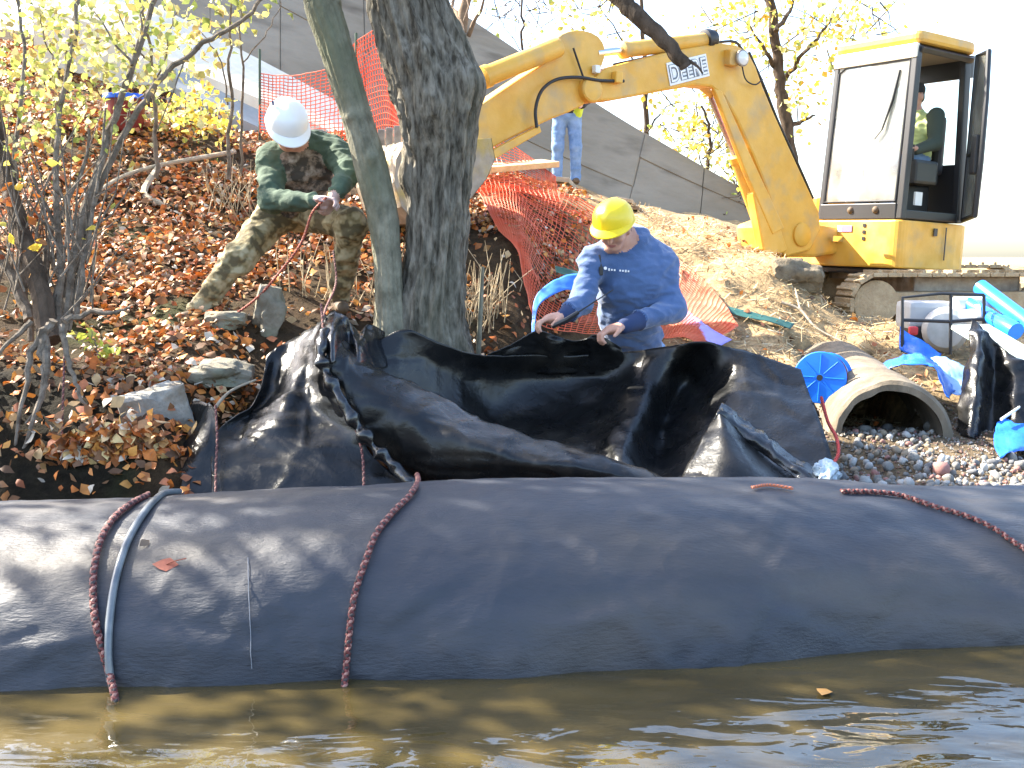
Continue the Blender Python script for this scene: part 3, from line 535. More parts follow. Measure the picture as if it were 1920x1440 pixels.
def trunk_mesh(name, outline, D, m, parent, extra=(), seg=120, fine=0.010, ridge=0.05, knots=()):
    """outline rows (left px, right px, py); extra: further (centre, radius) above the frame"""
    Ds = D if isinstance(D, (list, tuple)) else [D] * len(outline)
    cs = [np.array([*P((a + b_) / 2, y, d), (b_ - a) / 2 * pxs(d)]) for (a, b_, y), d in zip(outline, Ds)] + [np.array([*c, r]) for c, r in extra]
    pts = np.array(catmull(cs, 22)); n = len(pts); v = []; ang = np.linspace(0, 2 * math.pi, seg, endpoint=False)
    for i in range(n):
        c = pts[i, :3]; r = pts[i, 3]; t = pts[min(i + 1, n - 1), :3] - pts[max(i - 1, 0), :3]; t /= np.linalg.norm(t); a = np.cross(t, (0, 1, 0)); a /= np.linalg.norm(a); b_ = np.cross(a, t)
        q = np.stack([np.cos(ang) * 3.2, np.sin(ang) * 3.2, np.full(seg, c[2] * 2.2)], 1)
        rr = r * (1 + ridge * 1.3 * fbm(q, 3) + ridge * 1.1 * (1 - 2 * np.abs(fbm(q * np.array((2.6, 2.6, 1.1)) + 4, 2))))
        q2 = np.stack([np.cos(ang) * r * 34, np.sin(ang) * r * 34, np.full(seg, c[2] * 7.5)], 1); q2 = q2 + 0.8 * fbm(q2 * 0.3, 2)[:, None]; rr = rr + fine * (np.clip(1 - np.abs(fbm(q2, 2)) * 1.5, 0, 1) ** 1.5 - 0.5)
        for (kx, ky, kr, kh) in knots:
            kp = np.array(P(kx, ky, D if not isinstance(D, list) else D[0])); pos = c + np.outer(np.cos(ang), a) * r - np.outer(np.sin(ang), b_) * r
            rr = rr + kh * np.exp(-((pos[:, 0] - kp[0]) ** 2 + (pos[:, 2] - kp[2]) ** 2) / kr ** 2) * (pos[:, 1] < c[1])
        v.append(c + np.outer(np.cos(ang) * rr, a) - np.outer(np.sin(ang) * rr, b_))
    v = np.array(v); f = grid_faces(n, seg).tolist(); k = np.arange(n - 1)
    f += [[i * seg + seg - 1, i * seg, (i + 1) * seg, (i + 1) * seg + seg - 1] for i in range(n - 1)] + [list(range((n - 1) * seg, n * seg))]
    return link_mesh(name, v.reshape(-1, 3), f, m, parent, True)
def limb(parent, pts, r0, r1, m, name='branch', seg=8, wob=0.0):
    cp = [Vector(p) for p in catmull(pts, 5)]; n = len(cp)
    if wob:
        for i, p in enumerate(cp): cp[i] = p + Vector(RNG.normal(size=3) * wob)
    mb = MB(); mb.tube(cp, [r0 + (r1 - r0) * i / (n - 1) for i in range(n)], seg); return mb.build(name, m, parent, True)
def crown(parent, centres, n, spread, size, pal, name='foliage', m=None, seed=1, flat=1.0):
    rng = np.random.default_rng(seed); centres = np.array([tuple(c) for c in centres]); k = rng.integers(0, len(centres), n); sp = np.array([spread] * len(centres)) if np.isscalar(spread) else np.array(spread)
    c = centres[k] + rng.normal(size=(n, 3)) * sp[k][:, None] * np.array((1, 1, flat)); nr = rng.normal(size=(n, 3)) + np.array((0, 0, 0.6)); v, f, cl = leaf_cloud(c, nr, rng.uniform(size[0], size[1], n), pick_cols(n, pal, rng), rng=rng)
    return link_mesh(name, v, f, m or M_leaf, parent, True, colors=cl)
YG = [(0.62, 0.57, 0.27), (0.28, 0.32, 0.09), (0.50, 0.37, 0.13), (0.48, 0.46, 0.11), (0.38, 0.42, 0.10), (0.55, 0.48, 0.13), (0.30, 0.35, 0.08), (0.62, 0.56, 0.26)]
YO = [(0.62, 0.46, 0.05), (0.55, 0.38, 0.05), (0.60, 0.52, 0.10), (0.42, 0.36, 0.06), (0.5, 0.28, 0.04)]

tr = thing('twin_trunk_tree', 'thick grey barked tree with a second leaning trunk in the middle of the bank', 'tree', P(790, 700, 5.95))
trunk_mesh('trunk', [(722, 888, 750), (725, 885, 670), (735, 872, 620), (745, 868, 570), (758, 870, 500), (766, 874, 430), (768, 880, 360), (770, 886, 300), (762, 892, 245), (748, 894, 190), (735, 884, 140), (718, 868, 90), (702, 842, 30), (690, 826, -20)], 5.97, M_bark, tr,
           extra=[((-0.74, 5.95, 3.4), 0.18), ((-0.90, 5.9, 4.6), 0.14), ((-0.85, 5.9, 5.8), 0.09)], ridge=0.085, knots=[(820, 215, 0.12, 0.05), (800, 265, 0.09, 0.035), (770, 330, 0.1, 0.035), (870, 160, 0.10, 0.05), (790, 120, 0.08, 0.03)])
trunk_mesh('leaning_trunk', [(700, 775, 730), (700, 770, 640), (704, 758, 560), (700, 752, 480), (688, 745, 400), (668, 728, 320), (648, 703, 240), (626, 682, 170), (600, 660, 90), (575, 640, 20), (562, 628, -30)], 5.87, M_bark2, tr,
           extra=[((-1.28, 5.82, 3.5), 0.08), ((-1.55, 5.75, 4.6), 0.06)], ridge=0.03, fine=0.003, knots=[(700, 300, 0.03, 0.02), (660, 222, 0.025, 0.015)])
#trunk_mesh('trunk_spur', [(752, 790, 600), (768, 800, 530), (790, 815, 470), (815, 830, 420)], 6.15, M_bark, tr, ridge=0.06, seg=20)
limb(tr, [P(800, -80, 5.97), P(960, -120, 6.0), P(1080, -80, 5.8), P(1160, -5, 5.7), P(1200, 35, 5.65), P(1245, 75, 5.6), P(1275, 112, 5.58), P(1288, 125, 5.57)], 0.06, 0.030, M_bark3, 'dead_limb', 10, 0.004)
limb(tr, [P(1275, 105, 5.58), P(1305, 122, 5.56), P(1318, 138, 5.55)], 0.010, 0.004, M_bark3, 'snapped_twig', 6)
limb(tr, [P(1165, 0, 5.7), P(1190, 35, 5.66), P(1240, 68, 5.62)], 0.02, 0.008, M_bark3, 'side_twig', 6)
limb(tr, [P(905, 500, 6.1), P(902, 560, 6.1), P(896, 680, 6.1)], 0.010, 0.016, M_bark2, 'basal_shoot', 8)
crown(tr, [(-0.9, 6.3, 5.6), (-0.5, 6.8, 5.2), (-1.6, 6.1, 5.0), (-0.2, 6.0, 5.0), (-1.3, 6.9, 5.9), (0.6, 5.8, 4.9)], 2600, 0.6, (0.06, 0.10), YO, 'foliage', seed=11)

# clump of stems at far left, with roots hanging over the undercut bank
sh = thing('multi_stem_shrub', 'tangled clump of bare grey stems rooted over the undercut bank at far left', 'shrub', P(80, 620, 5.3))
for i, (pl, r0, r1) in enumerate([
    ([(95, 640), (70, 520), (30, 400), (5, 280), (-15, 180)], 0.055, 0.035), ([(105, 640), (112, 520), (104, 360), (112, 220), (140, 70), (155, -20)], 0.020, 0.011),
    ([(112, 640), (150, 440), (205, 250), (250, 120), (298, -20)], 0.026, 0.014), ([(122, 620), (180, 370), (240, 240), (292, 160), (380, 82), (450, 40), (500, -10)], 0.022, 0.010),
    ([(58, 640), (40, 450), (28, 300), (46, 110), (30, -20)], 0.018, 0.009), ([(140, 600), (168, 430), (186, 330), (200, 200)], 0.014, 0.006), ([(75, 620), (120, 480), (60, 330)], 0.014, 0.008),
    ([(90, 620), (85, 470), (150, 330), (170, 240)], 0.016, 0.007), ([(60, 600), (10, 500), (-40, 430)], 0.03, 0.02), ([(292, 160), (255, 190), (228, 235)], 0.006, 0.003), ([(250, 120), (215, 80), (175, 20)], 0.008, 0.003), ([(205, 250), (235, 160), (265, 60), (262, -10)], 0.010, 0.005),
    ([(150, 440), (200, 410), (250, 345)], 0.007, 0.003), ([(380, 82), (340, 130), (300, 240)], 0.006, 0.003), ([(112, 520), (60, 420), (25, 380)], 0.010, 0.004)]):
    D = 5.15 + 0.05 * (i % 5); limb(sh, [P(x, y, D + 0.0012 * max(0, 620 - y)) for x, y in pl], r0, r1, M_twig if i != 0 else M_bark3, 'stem', 8, 0.006)
for i, pl in enumerate([[(95, 610), (60, 660), (40, 760), (20, 880)], [(110, 610), (130, 680), (150, 740), (165, 780)], [(80, 620), (85, 700), (60, 800), (28, 880)], [(60, 600), (20, 640), (-30, 700)], [(100, 600), (75, 650), (85, 720), (50, 790)], [(120, 600), (160, 590), (210, 585), (245, 578)]]):
    limb(sh, [P(x, y, 4.98 - 0.0009 * (y - 600)) for x, y in pl], 0.016 if i % 2 else 0.022, 0.005, M_twig, 'root', 7, 0.006)
rng = np.random.default_rng(21); mb = MB()
for k in range(70):
    x = rng.uniform(-10, 175); y = rng.uniform(430, 600); p = P(x, y, rng.uniform(5.05, 5.6)); d = Vector((rng.normal() * 0.25, rng.normal() * 0.15, 0.6 + rng.random() * 0.7)); L = rng.uniform(0.25, 0.75)
    q = p + d * L * 0.5 + Vector(rng.normal(size=3) * 0.04); mb.tube([p, q, p + d * L + Vector(rng.normal(size=3) * 0.07)], [0.006, 0.004, 0.002], 5)
mb.build('twigs', M_twig, sh, True)['kind'] = 'stuff'
for s_, pts in ((31, [(30, 60), (60, 120), (120, 30), (20, 170), (150, 110), (80, 200), (200, 60), (25, 250), (180, 180), (245, 70), (110, 250), (60, 20), (160, 30), (15, 320), (300, 40), (230, 140)]),):
    crown(sh, [P(x, y, 5.4 + 0.25 * rng.random()) for x, y in pts], 480, 0.14, (0.025, 0.05), YG, 'foliage', seed=s_)
crown(sh, [P(x, y, 5.2) for x, y in [(5, 420), (15, 330), (60, 430)]], 60, 0.1, (0.035, 0.06), YO + PAL_L, 'dead_leaves', seed=8)
# leafy saplings further up the slope: each its own plant
def sapling(label, stems, D, r, leaf_pts, n, pal, m=M_twig, spread=0.16, size=(0.05, 0.085), name='sapling', cat='sapling', seed=1, group=None, wob=0.008, lD=None):
    x, y = stems[0][0]; t = thing(name, label, cat, P(x, y, D), group)
    for i, s in enumerate(stems): limb(t, [P(a, b_, D) for a, b_ in s], r if i == 0 else r * 0.45, r * 0.4 if i == 0 else r * 0.2, m, 'trunk' if i == 0 else 'branch', 8, wob)
    if n: crown(t, [P(a, b_, (lD or D) + RNG.normal() * 0.35) for a, b_ in leaf_pts], n, spread, size, pal, 'foliage', seed=seed)
    return t
sapling('slim pale sapling standing left of the man in the white hard hat', [[(430, 335), (432, 200), (430, 90), (438, -20)], [(432, 200), (415, 120), (380, 60)]], 7.9, 0.016, [(400, 20), (440, 10), (360, 30), (330, 60)], 140, YG, seed=2)
sapling('thin dark sapling just right of the slim pale one', [[(452, 330), (456, 180), (450, 60), (455, -20)], [(456, 120), (500, 60), (530, 0)]], 8.2, 0.012, [(480, 10)], 20, YG, seed=3)
sapling('sapling with yellow leaves rising from the fallen branch at left', [[(293, 335), (292, 230), (286, 130), (270, 40), (262, -20)], [(288, 180), (310, 100), (330, 20)], [(286, 130), (250, 80), (220, 20)]], 7.8, 0.018, [(300, 60), (330, 90), (260, 60), (320, 30), (300, 120)], 200, YG, seed=4, spread=0.2)
sapling('dark stemmed sapling under the yellow leaves at upper left', [[(95, 290), (115, 170), (130, 80), (150, -20)], [(118, 160), (90, 90), (70, 10)]], 8.6, 0.020, [(40, 30), (90, 60), (140, 50), (60, 130), (20, 90), (120, 130), (180, 40), (30, 190), (90, 200), (150, 170), (210, 20), (200, 130)], 820, YG, seed=5, spread=0.26, size=(0.05, 0.085))
sapling('low yellow leaved bush on the hillside above the fallen branch', [[(350, 270), (345, 230), (350, 180)], [(345, 240), (310, 220)], [(348, 240), (390, 215)]], 9.6, 0.010, [(310, 215), (340, 200), (370, 215), (395, 230), (330, 235), (380, 170), (300, 250), (410, 240)], 420, YO + YG, name='bush', cat='bush', seed=6, spread=0.11, size=(0.045, 0.08))
sapling('small yellow green weed on the ledge beside the shrub roots', [[(185, 660), (180, 640), (170, 620)], [(185, 655), (205, 645)]], 5.25, 0.004, [(160, 628), (175, 640), (195, 650), (205, 655)], 46, [(0.40, 0.46, 0.08), (0.5, 0.5, 0.12)], name='weed', cat='weed', seed=7, spread=0.03, size=(0.03, 0.05))
for i, (x, y, lab) in enumerate(((620, 560, 'dry tan weed stalks beside the leaning trunk'), (445, 400, 'dry tan weed stalks left of the bending man'), (905, 600, 'dry brown brush right of the thick trunk'), (60, 520, 'dry weed stalks inside the shrub at far left'))):
    c = GT(x, y); t = MB(); rng = np.random.default_rng(40 + i)
    for k in range(34 if i != 2 else 60):
        p = c + Vector((rng.normal() * 0.13, rng.normal() * 0.12, 0)); p.z = terr1(p.x, p.y); h = rng.uniform(0.12, 0.42); e = p + Vector((rng.normal() * 0.10, rng.normal() * 0.08, h)); t.tube([p, (p + e) / 2 + Vector(rng.normal(size=3) * 0.02), e], [0.004, 0.003, 0.0015], 5)
    o = t.build('dry_weeds', mat('dry_stalk', (0.30, 0.22, 0.12), (0.48, 0.38, 0.24), rough=0.8, scale=20), None, True); set_tags(o, lab, 'weeds')
# fallen branches
def stick(label, pts, r0, r1, m=M_twig, name='fallen_branch', side=()):
    mb = MB(); cp = [Vector(p) for p in catmull(pts, 6)]; n = len(cp); mb.tube(cp, [r0 + (r1 - r0) * i / (n - 1) for i in range(n)], 8)
    for s in side: mb.tube([Vector(p) for p in catmull(s, 4)], [r1 * 1.2] * (4 * (len(s) - 1)) + [r1 * 0.5], 6)
    o = mb.build(name, m, None, True); return set_tags(o, label, 'branch')
m_pale = mat('bleached_wood', (0.30, 0.24, 0.17), (0.45, 0.38, 0.28), rough=0.85, scale=16, bump=0.5, stretch=(0.4, 0.4, 1))
stick('long bleached fallen branch lying across the leafy hillside at left', [GT(160, 392, 0.06), GT(230, 358, 0.10), GT(300, 335, 0.10), GT(370, 322, 0.10), GT(440, 308, 0.10)], 0.013, 0.021, m_pale, side=([GT(300, 335, 0.1), GT(270, 375, 0.05), GT(310, 395, 0.03)],))
stick('thin bent twig lying on the ledge below the bending man', [GT(130, 585, 0.03), GT(180, 598, 0.05), GT(220, 600, 0.04), GT(250, 590, 0.05)], 0.008, 0.004, m_pale)
stick('pale stick leaning on the left liner panel by the stone block', [P(395, 775, 4.95), P(430, 735, 5.05), P(480, 712, 5.15)], 0.009, 0.005, m_pale)
stick('crooked pale twig on the dirt between the liner and the digger', [GT(1465, 575, 0.03), GT(1500, 595, 0.05), GT(1530, 625, 0.04), GT(1580, 650, 0.03)], 0.012, 0.006, m_pale, side=([GT(1500, 595, 0.05), GT(1490, 560, 0.08)],))
# trees beyond the wall, pale against the bright sky
def bgtree(label, pts, D, r, twigs, leafpts, n, seed, pal=YO, spread=0.45, size=(0.10, 0.17), m=M_bark3):
    t = thing('background_tree', label, 'tree', P(*pts[0], D), 'autumn trees beyond the wing wall'); limb(t, [P(x, y, D) for x, y in pts], r, r * 0.45, m, 'trunk', 10, 0.02)
    for s in twigs: limb(t, [P(x, y, D + RNG.normal() * 0.3) for x, y in s], r * 0.35, r * 0.08, m, 'branch', 6, 0.015)
    rng = np.random.default_rng(seed); mb = MB()
    for k in range(40):
        x, y = leafpts[rng.integers(len(leafpts))]; p = P(x + rng.normal() * 18, y + rng.normal() * 18, D + rng.normal() * 0.4); d = Vector(rng.normal(size=3)) * 0.35; mb.tube([p, p + d * 0.5 + Vector(rng.normal(size=3) * 0.05), p + d], [0.014, 0.010, 0.005], 4)
    mb.build('twigs', m, t, True)['kind'] = 'stuff'
    if n: crown(t, [P(x, y, D + RNG.normal() * 0.6) for x, y in leafpts], int(n * 0.62), spread, (size[0] * 0.8, size[1] * 0.8), pal + YG, 'foliage', seed=seed)
bgtree('dark trunked tree with yellow leaves left of the digger cab', [(1500, 540), (1488, 400), (1480, 270), (1466, 180), (1455, 100), (1446, -20), (1440, -120)], 20, 0.15, [[(1470, 150), (1500, 110), (1540, 60), (1570, 10)], [(1460, 140), (1430, 90), (1400, 40)], [(1478, 240), (1510, 225), (1530, 215)], [(1452, 60), (1480, 20), (1490, -30)]],
       [(1420, 20), (1400, 60), (1500, 40), (1540, 70), (1520, 110), (1560, 30), (1430, 90), (1380, 30), (1600, 30), (1490, 160), (1620, 70), (1350, 20), (1515, 200), (1640, 20)], 1500, 51, spread=0.34)
bgtree('thin tree with sparse yellow leaves behind the digger boom', [(1212, 420), (1213, 270), (1210, 170), (1205, 40), (1200, -100)], 22, 0.07, [[(1212, 250), (1250, 200), (1290, 190)], [(1210, 160), (1160, 60), (1120, 10)]], [(1100, 30), (1130, 15), (1280, 195), (1250, 230), (1310, 250), (1080, 40), (1340, 215), (1180, 40), (1060, 15), (1290, 280)], 650, 52, spread=0.36)
bgtree('bushy yellow sapling clump between the boom and the wall top', [(1320, 440), (1322, 330), (1330, 260), (1318, 200)], 21, 0.05, [[(1322, 320), (1345, 250), (1360, 210)], [(1322, 330), (1300, 260), (1290, 220)], [(1318, 300), (1390, 240)]], [(1300, 260), (1340, 280), (1320, 220), (1360, 330), (1350, 200), (1380, 300), (1280, 250), (1400, 340)], 650, 53, spread=0.3)
bgtree('brown trunk rising just right of the thick foreground trunk', [(868, 240), (868, 100), (872, 0), (874, -120)], 19, 0.13, [[(870, 80), (900, 20), (920, -40)], [(868, 60), (850, 0), (840, -60)]], [(900, -60), (850, -80), (930, -100)], 100, 54, m=mat('warm_brown_bark', (0.16, 0.10, 0.06), (0.26, 0.18, 0.11), rough=0.9, scale=12, bump=0.6))
bgtree('slender bare tree against the sky right of the brown trunk', [(982, 200), (980, 80), (978, 0), (980, -80)], 23, 0.035, [[(980, 100), (940, 40), (920, 0)], [(981, 120), (1000, 60), (1020, 20)]], [(940, 30), (1010, 20), (960, 0)], 50, 55)
bgtree('thin crooked sapling just left of the lower boom', [(1398, 520), (1394, 330), (1380, 270), (1370, 200)], 20, 0.035, [[(1394, 330), (1410, 280), (1405, 240)]], [(1385, 280), (1400, 330), (1395, 380)], 110, 56, spread=0.25)
# trees on the left bank beyond the frame whose crowns dapple the tube
for i, (x, y, zc, rr, n, lab) in enumerate(((-4.8, 5.5, 4.2, 0.85, 2600, 'leafy bank tree left of the view shading the tube'), (-5.2, 6.0, 6.4, 0.9, 2200, 'second leafy bank tree left of the view'))):
    z0 = terr1(x, y); t = thing('bank_tree', lab, 'tree', (x, y, z0), 'leafy trees on the left bank'); limb(t, [(x, y, z0 - 0.1), (x + 0.1, y, z0 + 1.5), (x, y + 0.1, zc), (x + 0.1, y, zc + 1.3)], 0.14, 0.03, M_bark, 'trunk', 12, 0.01)
    cs = []
    for k in range(9):
        a = k * 0.7; e = Vector((x + math.cos(a) * 1.1, y + math.sin(a) * 1.0, zc + 0.5 * math.sin(k * 2.1) + 0.3)); limb(t, [(x, y, zc - 0.6 + 0.12 * k), (Vector((x, y, zc)) + e) / 2, e], 0.045, 0.012, M_bark, 'branch', 6, 0.01); cs += [e, (Vector((x, y, zc)) + e) / 2 + Vector((0, 0, 0.3))]
    crown(t, cs, n, 0.48, (0.07, 0.12), YG + [(0.12, 0.16, 0.03)], 'foliage', seed=60 + i)
# ------------------------------------------------------------------ yellow mini excavator
M_yel = mat('construction_yellow', (0.68, 0.35, 0.035), (0.76, 0.43, 0.07), rough=0.36, rough2=0.6, scale=4, spec=0.5, bump=0.08, bscale=60, dirt=((0.40, 0.30, 0.16), 4.5, 0.50, 0.85))
M_blk = mat('black_trim', (0.02, 0.02, 0.022), rough=0.45); M_rub = mat('rubber_hose', (0.012, 0.012, 0.013), rough=0.5); M_dec = mat('white_decal', (0.80, 0.80, 0.78), rough=0.4)
M_chr = mat('chrome_rod', (0.75, 0.75, 0.76), rough=0.15, metal=1.0); M_steel = mat('worn_steel', (0.24, 0.20, 0.17), (0.42, 0.37, 0.31), rough=0.5, scale=10, bump=0.3, metal=0.3)
M_mud = mat('dried_mud', (0.36, 0.27, 0.165), (0.50, 0.40, 0.26), rough=0.95, scale=9, bump=0.9, bscale=40, spec=0.15)
def glass_mat(name, tint, dirt=0.12):
    m = bpy.data.materials.new(name); m.use_nodes = True; n, l = nodes_of(m); out = n['Material Output']; n.remove(n['Principled BSDF'])
    tr = n.new('ShaderNodeBsdfTransparent'); tr.inputs[0].default_value = (*tint, 1); gl = n.new('ShaderNodeBsdfGlossy'); gl.inputs['Roughness'].default_value = 0.03
    fr = n.new('ShaderNodeFresnel'); fr.inputs[0].default_value = 1.5; mx = n.new('ShaderNodeMixShader'); l.new(fr.outputs[0], mx.inputs[0]); l.new(tr.outputs[0], mx.inputs[1]); l.new(gl.outputs[0], mx.inputs[2])
    df = n.new('ShaderNodeBsdfDiffuse'); df.inputs[0].default_value = (0.75, 0.72, 0.64, 1); tl = n.new('ShaderNodeBsdfTranslucent'); tl.inputs[0].default_value = (0.8, 0.78, 0.7, 1); dm = n.new('ShaderNodeMixShader'); dm.inputs[0].default_value = 0.5; l.new(df.outputs[0], dm.inputs[1]); l.new(tl.outputs[0], dm.inputs[2])
    tc = n.new('ShaderNodeTexCoord'); nz = n.new('ShaderNodeTexNoise'); nz.inputs['Scale'].default_value = 3; nz.inputs['Detail'].default_value = 8; l.new(tc.outputs['Object'], nz.inputs[0]); mr = n.new('ShaderNodeMapRange'); mr.inputs[1].default_value = 0.3; mr.inputs[2].default_value = 0.75; mr.inputs[4].default_value = dirt * 2; mr.inputs[3].default_value = dirt * 0.3; l.new(nz.outputs['Fac'], mr.inputs[0])
    m2 = n.new('ShaderNodeMixShader'); l.new(mr.outputs[0], m2.inputs[0]); l.new(mx.outputs[0], m2.inputs[1]); l.new(dm.outputs[0], m2.inputs[2]); l.new(m2.outputs[0], out.inputs[0]); return m
M_glass = glass_mat('dusty_glare_glass', (0.93, 0.96, 0.94), 0.36); M_glass2 = glass_mat('clear_glass', (0.9, 0.95, 0.93), 0.05)  # windscreen dust thickened to stand in for the white glare on the pane
EXF = Vector((-0.835, -0.55, 0)).normalized(); EXL = Vector((-EXF.y, EXF.x, 0)) * 1.0; EXL = Vector((0.55, -0.835, 0)).normalized()
EB = P(1480, 440, 9.7); C0 = P(1690, 410, 9.6)
ROLL = Matrix.Rotation(math.radians(2.3), 3, 'Y')
def Q(px, py, off=0.0):
    """point of the boom's near face seen at a pixel; off = metres further from the viewer"""
    d = ray(px, py); s = (EB - CAMV).dot(EXL) / d.dot(EXL); return CAMV + d * s - EXL * off
def EC(f, l_, z): return C0 + ROLL @ (EXF * f + EXL * l_ + Vector((0, 0, z)))
RC = ROLL @ Matrix((EXF, EXL, Vector((0, 0, 1)))).transposed()
ex = thing('mini_excavator', 'yellow tracked mini excavator with its boom reaching left behind the tree', 'excavator', (3.9, 10.2, terr1(3.9, 10.2)))
def qpoly(pts, w, off=0.0): return [Q(x, y, off + w / 2) for x, y in pts], w
def plate(name, pts, w, m, off=0.0, bevel=0.012, parent=ex, label=None):
    p, w = qpoly(pts, w, off); mb = MB(); mb.prism(p, EXL, w); return mb.build(name, m, parent, False, bevel=bevel, label=label)
def smooth_poly(pts, sub=3):
    c = catmull([(*p, 0) for p in pts] + [(*pts[0], 0)], sub); return [(q[0], q[1]) for q in c[:-1]]
boom = plate('boom', [(1536, 396), (1510, 340), (1480, 275), (1452, 212), (1432, 165), (1418, 125), (1404, 98), (1382, 84), (1352, 80), (1300, 88), (1240, 100), (1185, 114), (1140, 126), (1108, 150), (1100, 178), (1108, 190), (1150, 188), (1210, 177), (1262, 167), (1305, 160), (1334, 163), (1358, 182), (1382, 225), (1412, 290), (1440, 360), (1456, 420), (1455, 462), (1475, 482), (1520, 470), (1540, 430)], 0.17, M_yel, 0.0, 0.02)
# boom side seams, hinge bosses
for (x, y, r) in ((1108, 168, 20), (1390, 108, 9), (1502, 440, 22)):
    mb = MB(); mb.lathe(Q(x, y, 0.27), EXL, [(0, r * 0.0049), (0.29, r * 0.0049), (0.30, r * 0.0043)], 20); mb.build('pivot_pin', M_yel if r > 10 else M_steel, boom, True)
stick_ = plate('dipper_arm', smooth_poly([(1044, 92), (1050, 70), (1072, 57), (1100, 55), (1128, 66), (1141, 92), (1134, 125), (1114, 160), (1100, 196), (1040, 222), (985, 248), (930, 276), (880, 305), (820, 326), (790, 310), (800, 270), (850, 232), (905, 196), (970, 152), (1030, 112)], 2), 0.17, M_yel, 0.035, 0.015)
mb = MB(); mb.tube([Q(1090, 86, 0.1), Q(1118, 176, 0.1)], 0.012, 6); mb.build('weld_rib', M_steel, stick_)
def cyl(name, a, b_, r, rod_to=None, rr=None, off=0.12, parent=ex, m=None):
    mb = MB(); p, q = Q(*a, off), Q(*b_, off); d = (q - p).normalized(); L = (q - p).length
    mb.lathe(p, d, [(0, r * 0.9), (0.02, r), (L - 0.05, r), (L - 0.05, r * 1.12), (L, r * 1.12), (L + 0.01, r * 0.7)], 18); o = mb.build(name, m or M_yel, parent, True)
    if rod_to: mb = MB(); mb.tube([q - d * 0.02, Q(*rod_to, off)], rr or r * 0.5, 14); mb.build('piston_rod', M_chr, o, True)
    return o
cyl('bucket_cylinder', (1048, 88), (905, 146), 0.075, (870, 160), off=0.0)
cyl('arm_cylinder', (1345, 72), (1175, 92), 0.062, (1128, 98), off=0.06)
cyl('arm_cylinder_port', (1348, 70), (1330, 72), 0.075, off=0.06, m=M_blk)
cyl('boom_cylinder', (1452, 462), (1392, 290), 0.075, (1346, 178), 0.045, off=0.06)
plate('cylinder_guard', [(1330, 168), (1345, 172), (1402, 300), (1462, 428), (1440, 440), (1388, 320)], 0.05, M_yel, -0.06, 0.01)
plate('base_bracket', [(1405, 360), (1425, 352), (1452, 415), (1470, 470), (1450, 478), (1425, 470), (1418, 430)], 0.10, M_yel, -0.05, 0.015)
plate('swing_post', [(1432, 420), (1475, 405), (1545, 420), (1600, 430), (1600, 472), (1540, 482), (1470, 482), (1436, 470)], 0.30, M_yel, 0.05, 0.03)
mb = MB(); mb.box(Q(1570, 448, -0.01), (0.16, 0.02, 0.05), RC); mb.build('bracket_slot', M_chr, ex)
# linkage and bucket behind the tree
plate('linkage', [(1008, 236), (1012, 248), (905, 310), (880, 330), (868, 318), (890, 298)], 0.06, M_yel, -0.03, 0.008)
prof = [(905, 262), (912, 300), (896, 338), (868, 372), (836, 405), (800, 428), (765, 420), (738, 390), (724, 345), (728, 300), (745, 268)]
mb = MB(); pp = [Q(x, y, -0.12) for x, y in prof]; pq = [Q(x, y, -0.12) - EXL * 0.6 for x, y in prof]; k = len(pp)
inn = [p * 0.93 + (sum(pp, Vector()) / k) * 0.07 for p in pp]; inq = [p * 0.93 + (sum(pq, Vector()) / k) * 0.07 for p in pq]
for i in range(k - 1): mb.add([pp[i], pp[i + 1], pq[i + 1], pq[i]], [[0, 1, 2, 3]]); mb.add([inn[i], inn[i + 1], inq[i + 1], inq[i]], [[3, 2, 1, 0]])
mb.prism([p - EXL * 0.012 for p in pp], EXL, 0.022); mb.prism([p + EXL * 0.012 for p in pq], EXL, 0.022)
bkt = mb.build('bucket', mat('scuffed_bucket', (0.26, 0.20, 0.14), (0.42, 0.34, 0.25), rough=0.55, scale=7, bump=0.3, dirt=((0.45, 0.30, 0.06), 4, 0.5, 0.7)), ex, False, bevel=0.006)
for i in range(5):
    a = pp[-1].lerp(pq[-1], 0.08 + 0.21 * i); mb = MB(); mb.box(a + Vector((0.03, 0, 0.05)), (0.05, 0.06, 0.14), None, 0.008); mb.build('tooth', M_steel, bkt)
# hoses
def hose(pts, r=0.013, off=-0.03, name='hydraulic_hose'):
    mb = MB(); mb.tube([Vector(p) for p in catmull([Q(x, y, off) for x, y in pts], 8)], r, 8); mb.build(name, M_rub, ex, True)
hose([(1002, 240), (1000, 205), (1012, 170), (1040, 150), (1080, 146), (1120, 152), (1165, 153)]); hose([(1382, 118), (1390, 150), (1408, 160), (1422, 150)], 0.006, -0.05)
hose([(1165, 118), (1230, 104), (1320, 84), (1388, 74), (1410, 92)], 0.012, 0.10); hose([(1412, 96), (1440, 160), (1470, 235), (1505, 310), (1532, 372)], 0.014, 0.05); hose([(1075, 90), (1092, 140), (1102, 170)], 0.008, 0.0)
mb = MB(); mb.box(Q(1153, 146, -0.03), (0.07, 0.06, 0.09), RC, 0.01); mb.build('valve_block', M_yel, ex)
mb = MB(); mb.box(Q(1118, 130, 0.0), (0.05, 0.05, 0.06), RC, 0.008); mb.build('hose_fitting', M_dec, ex)
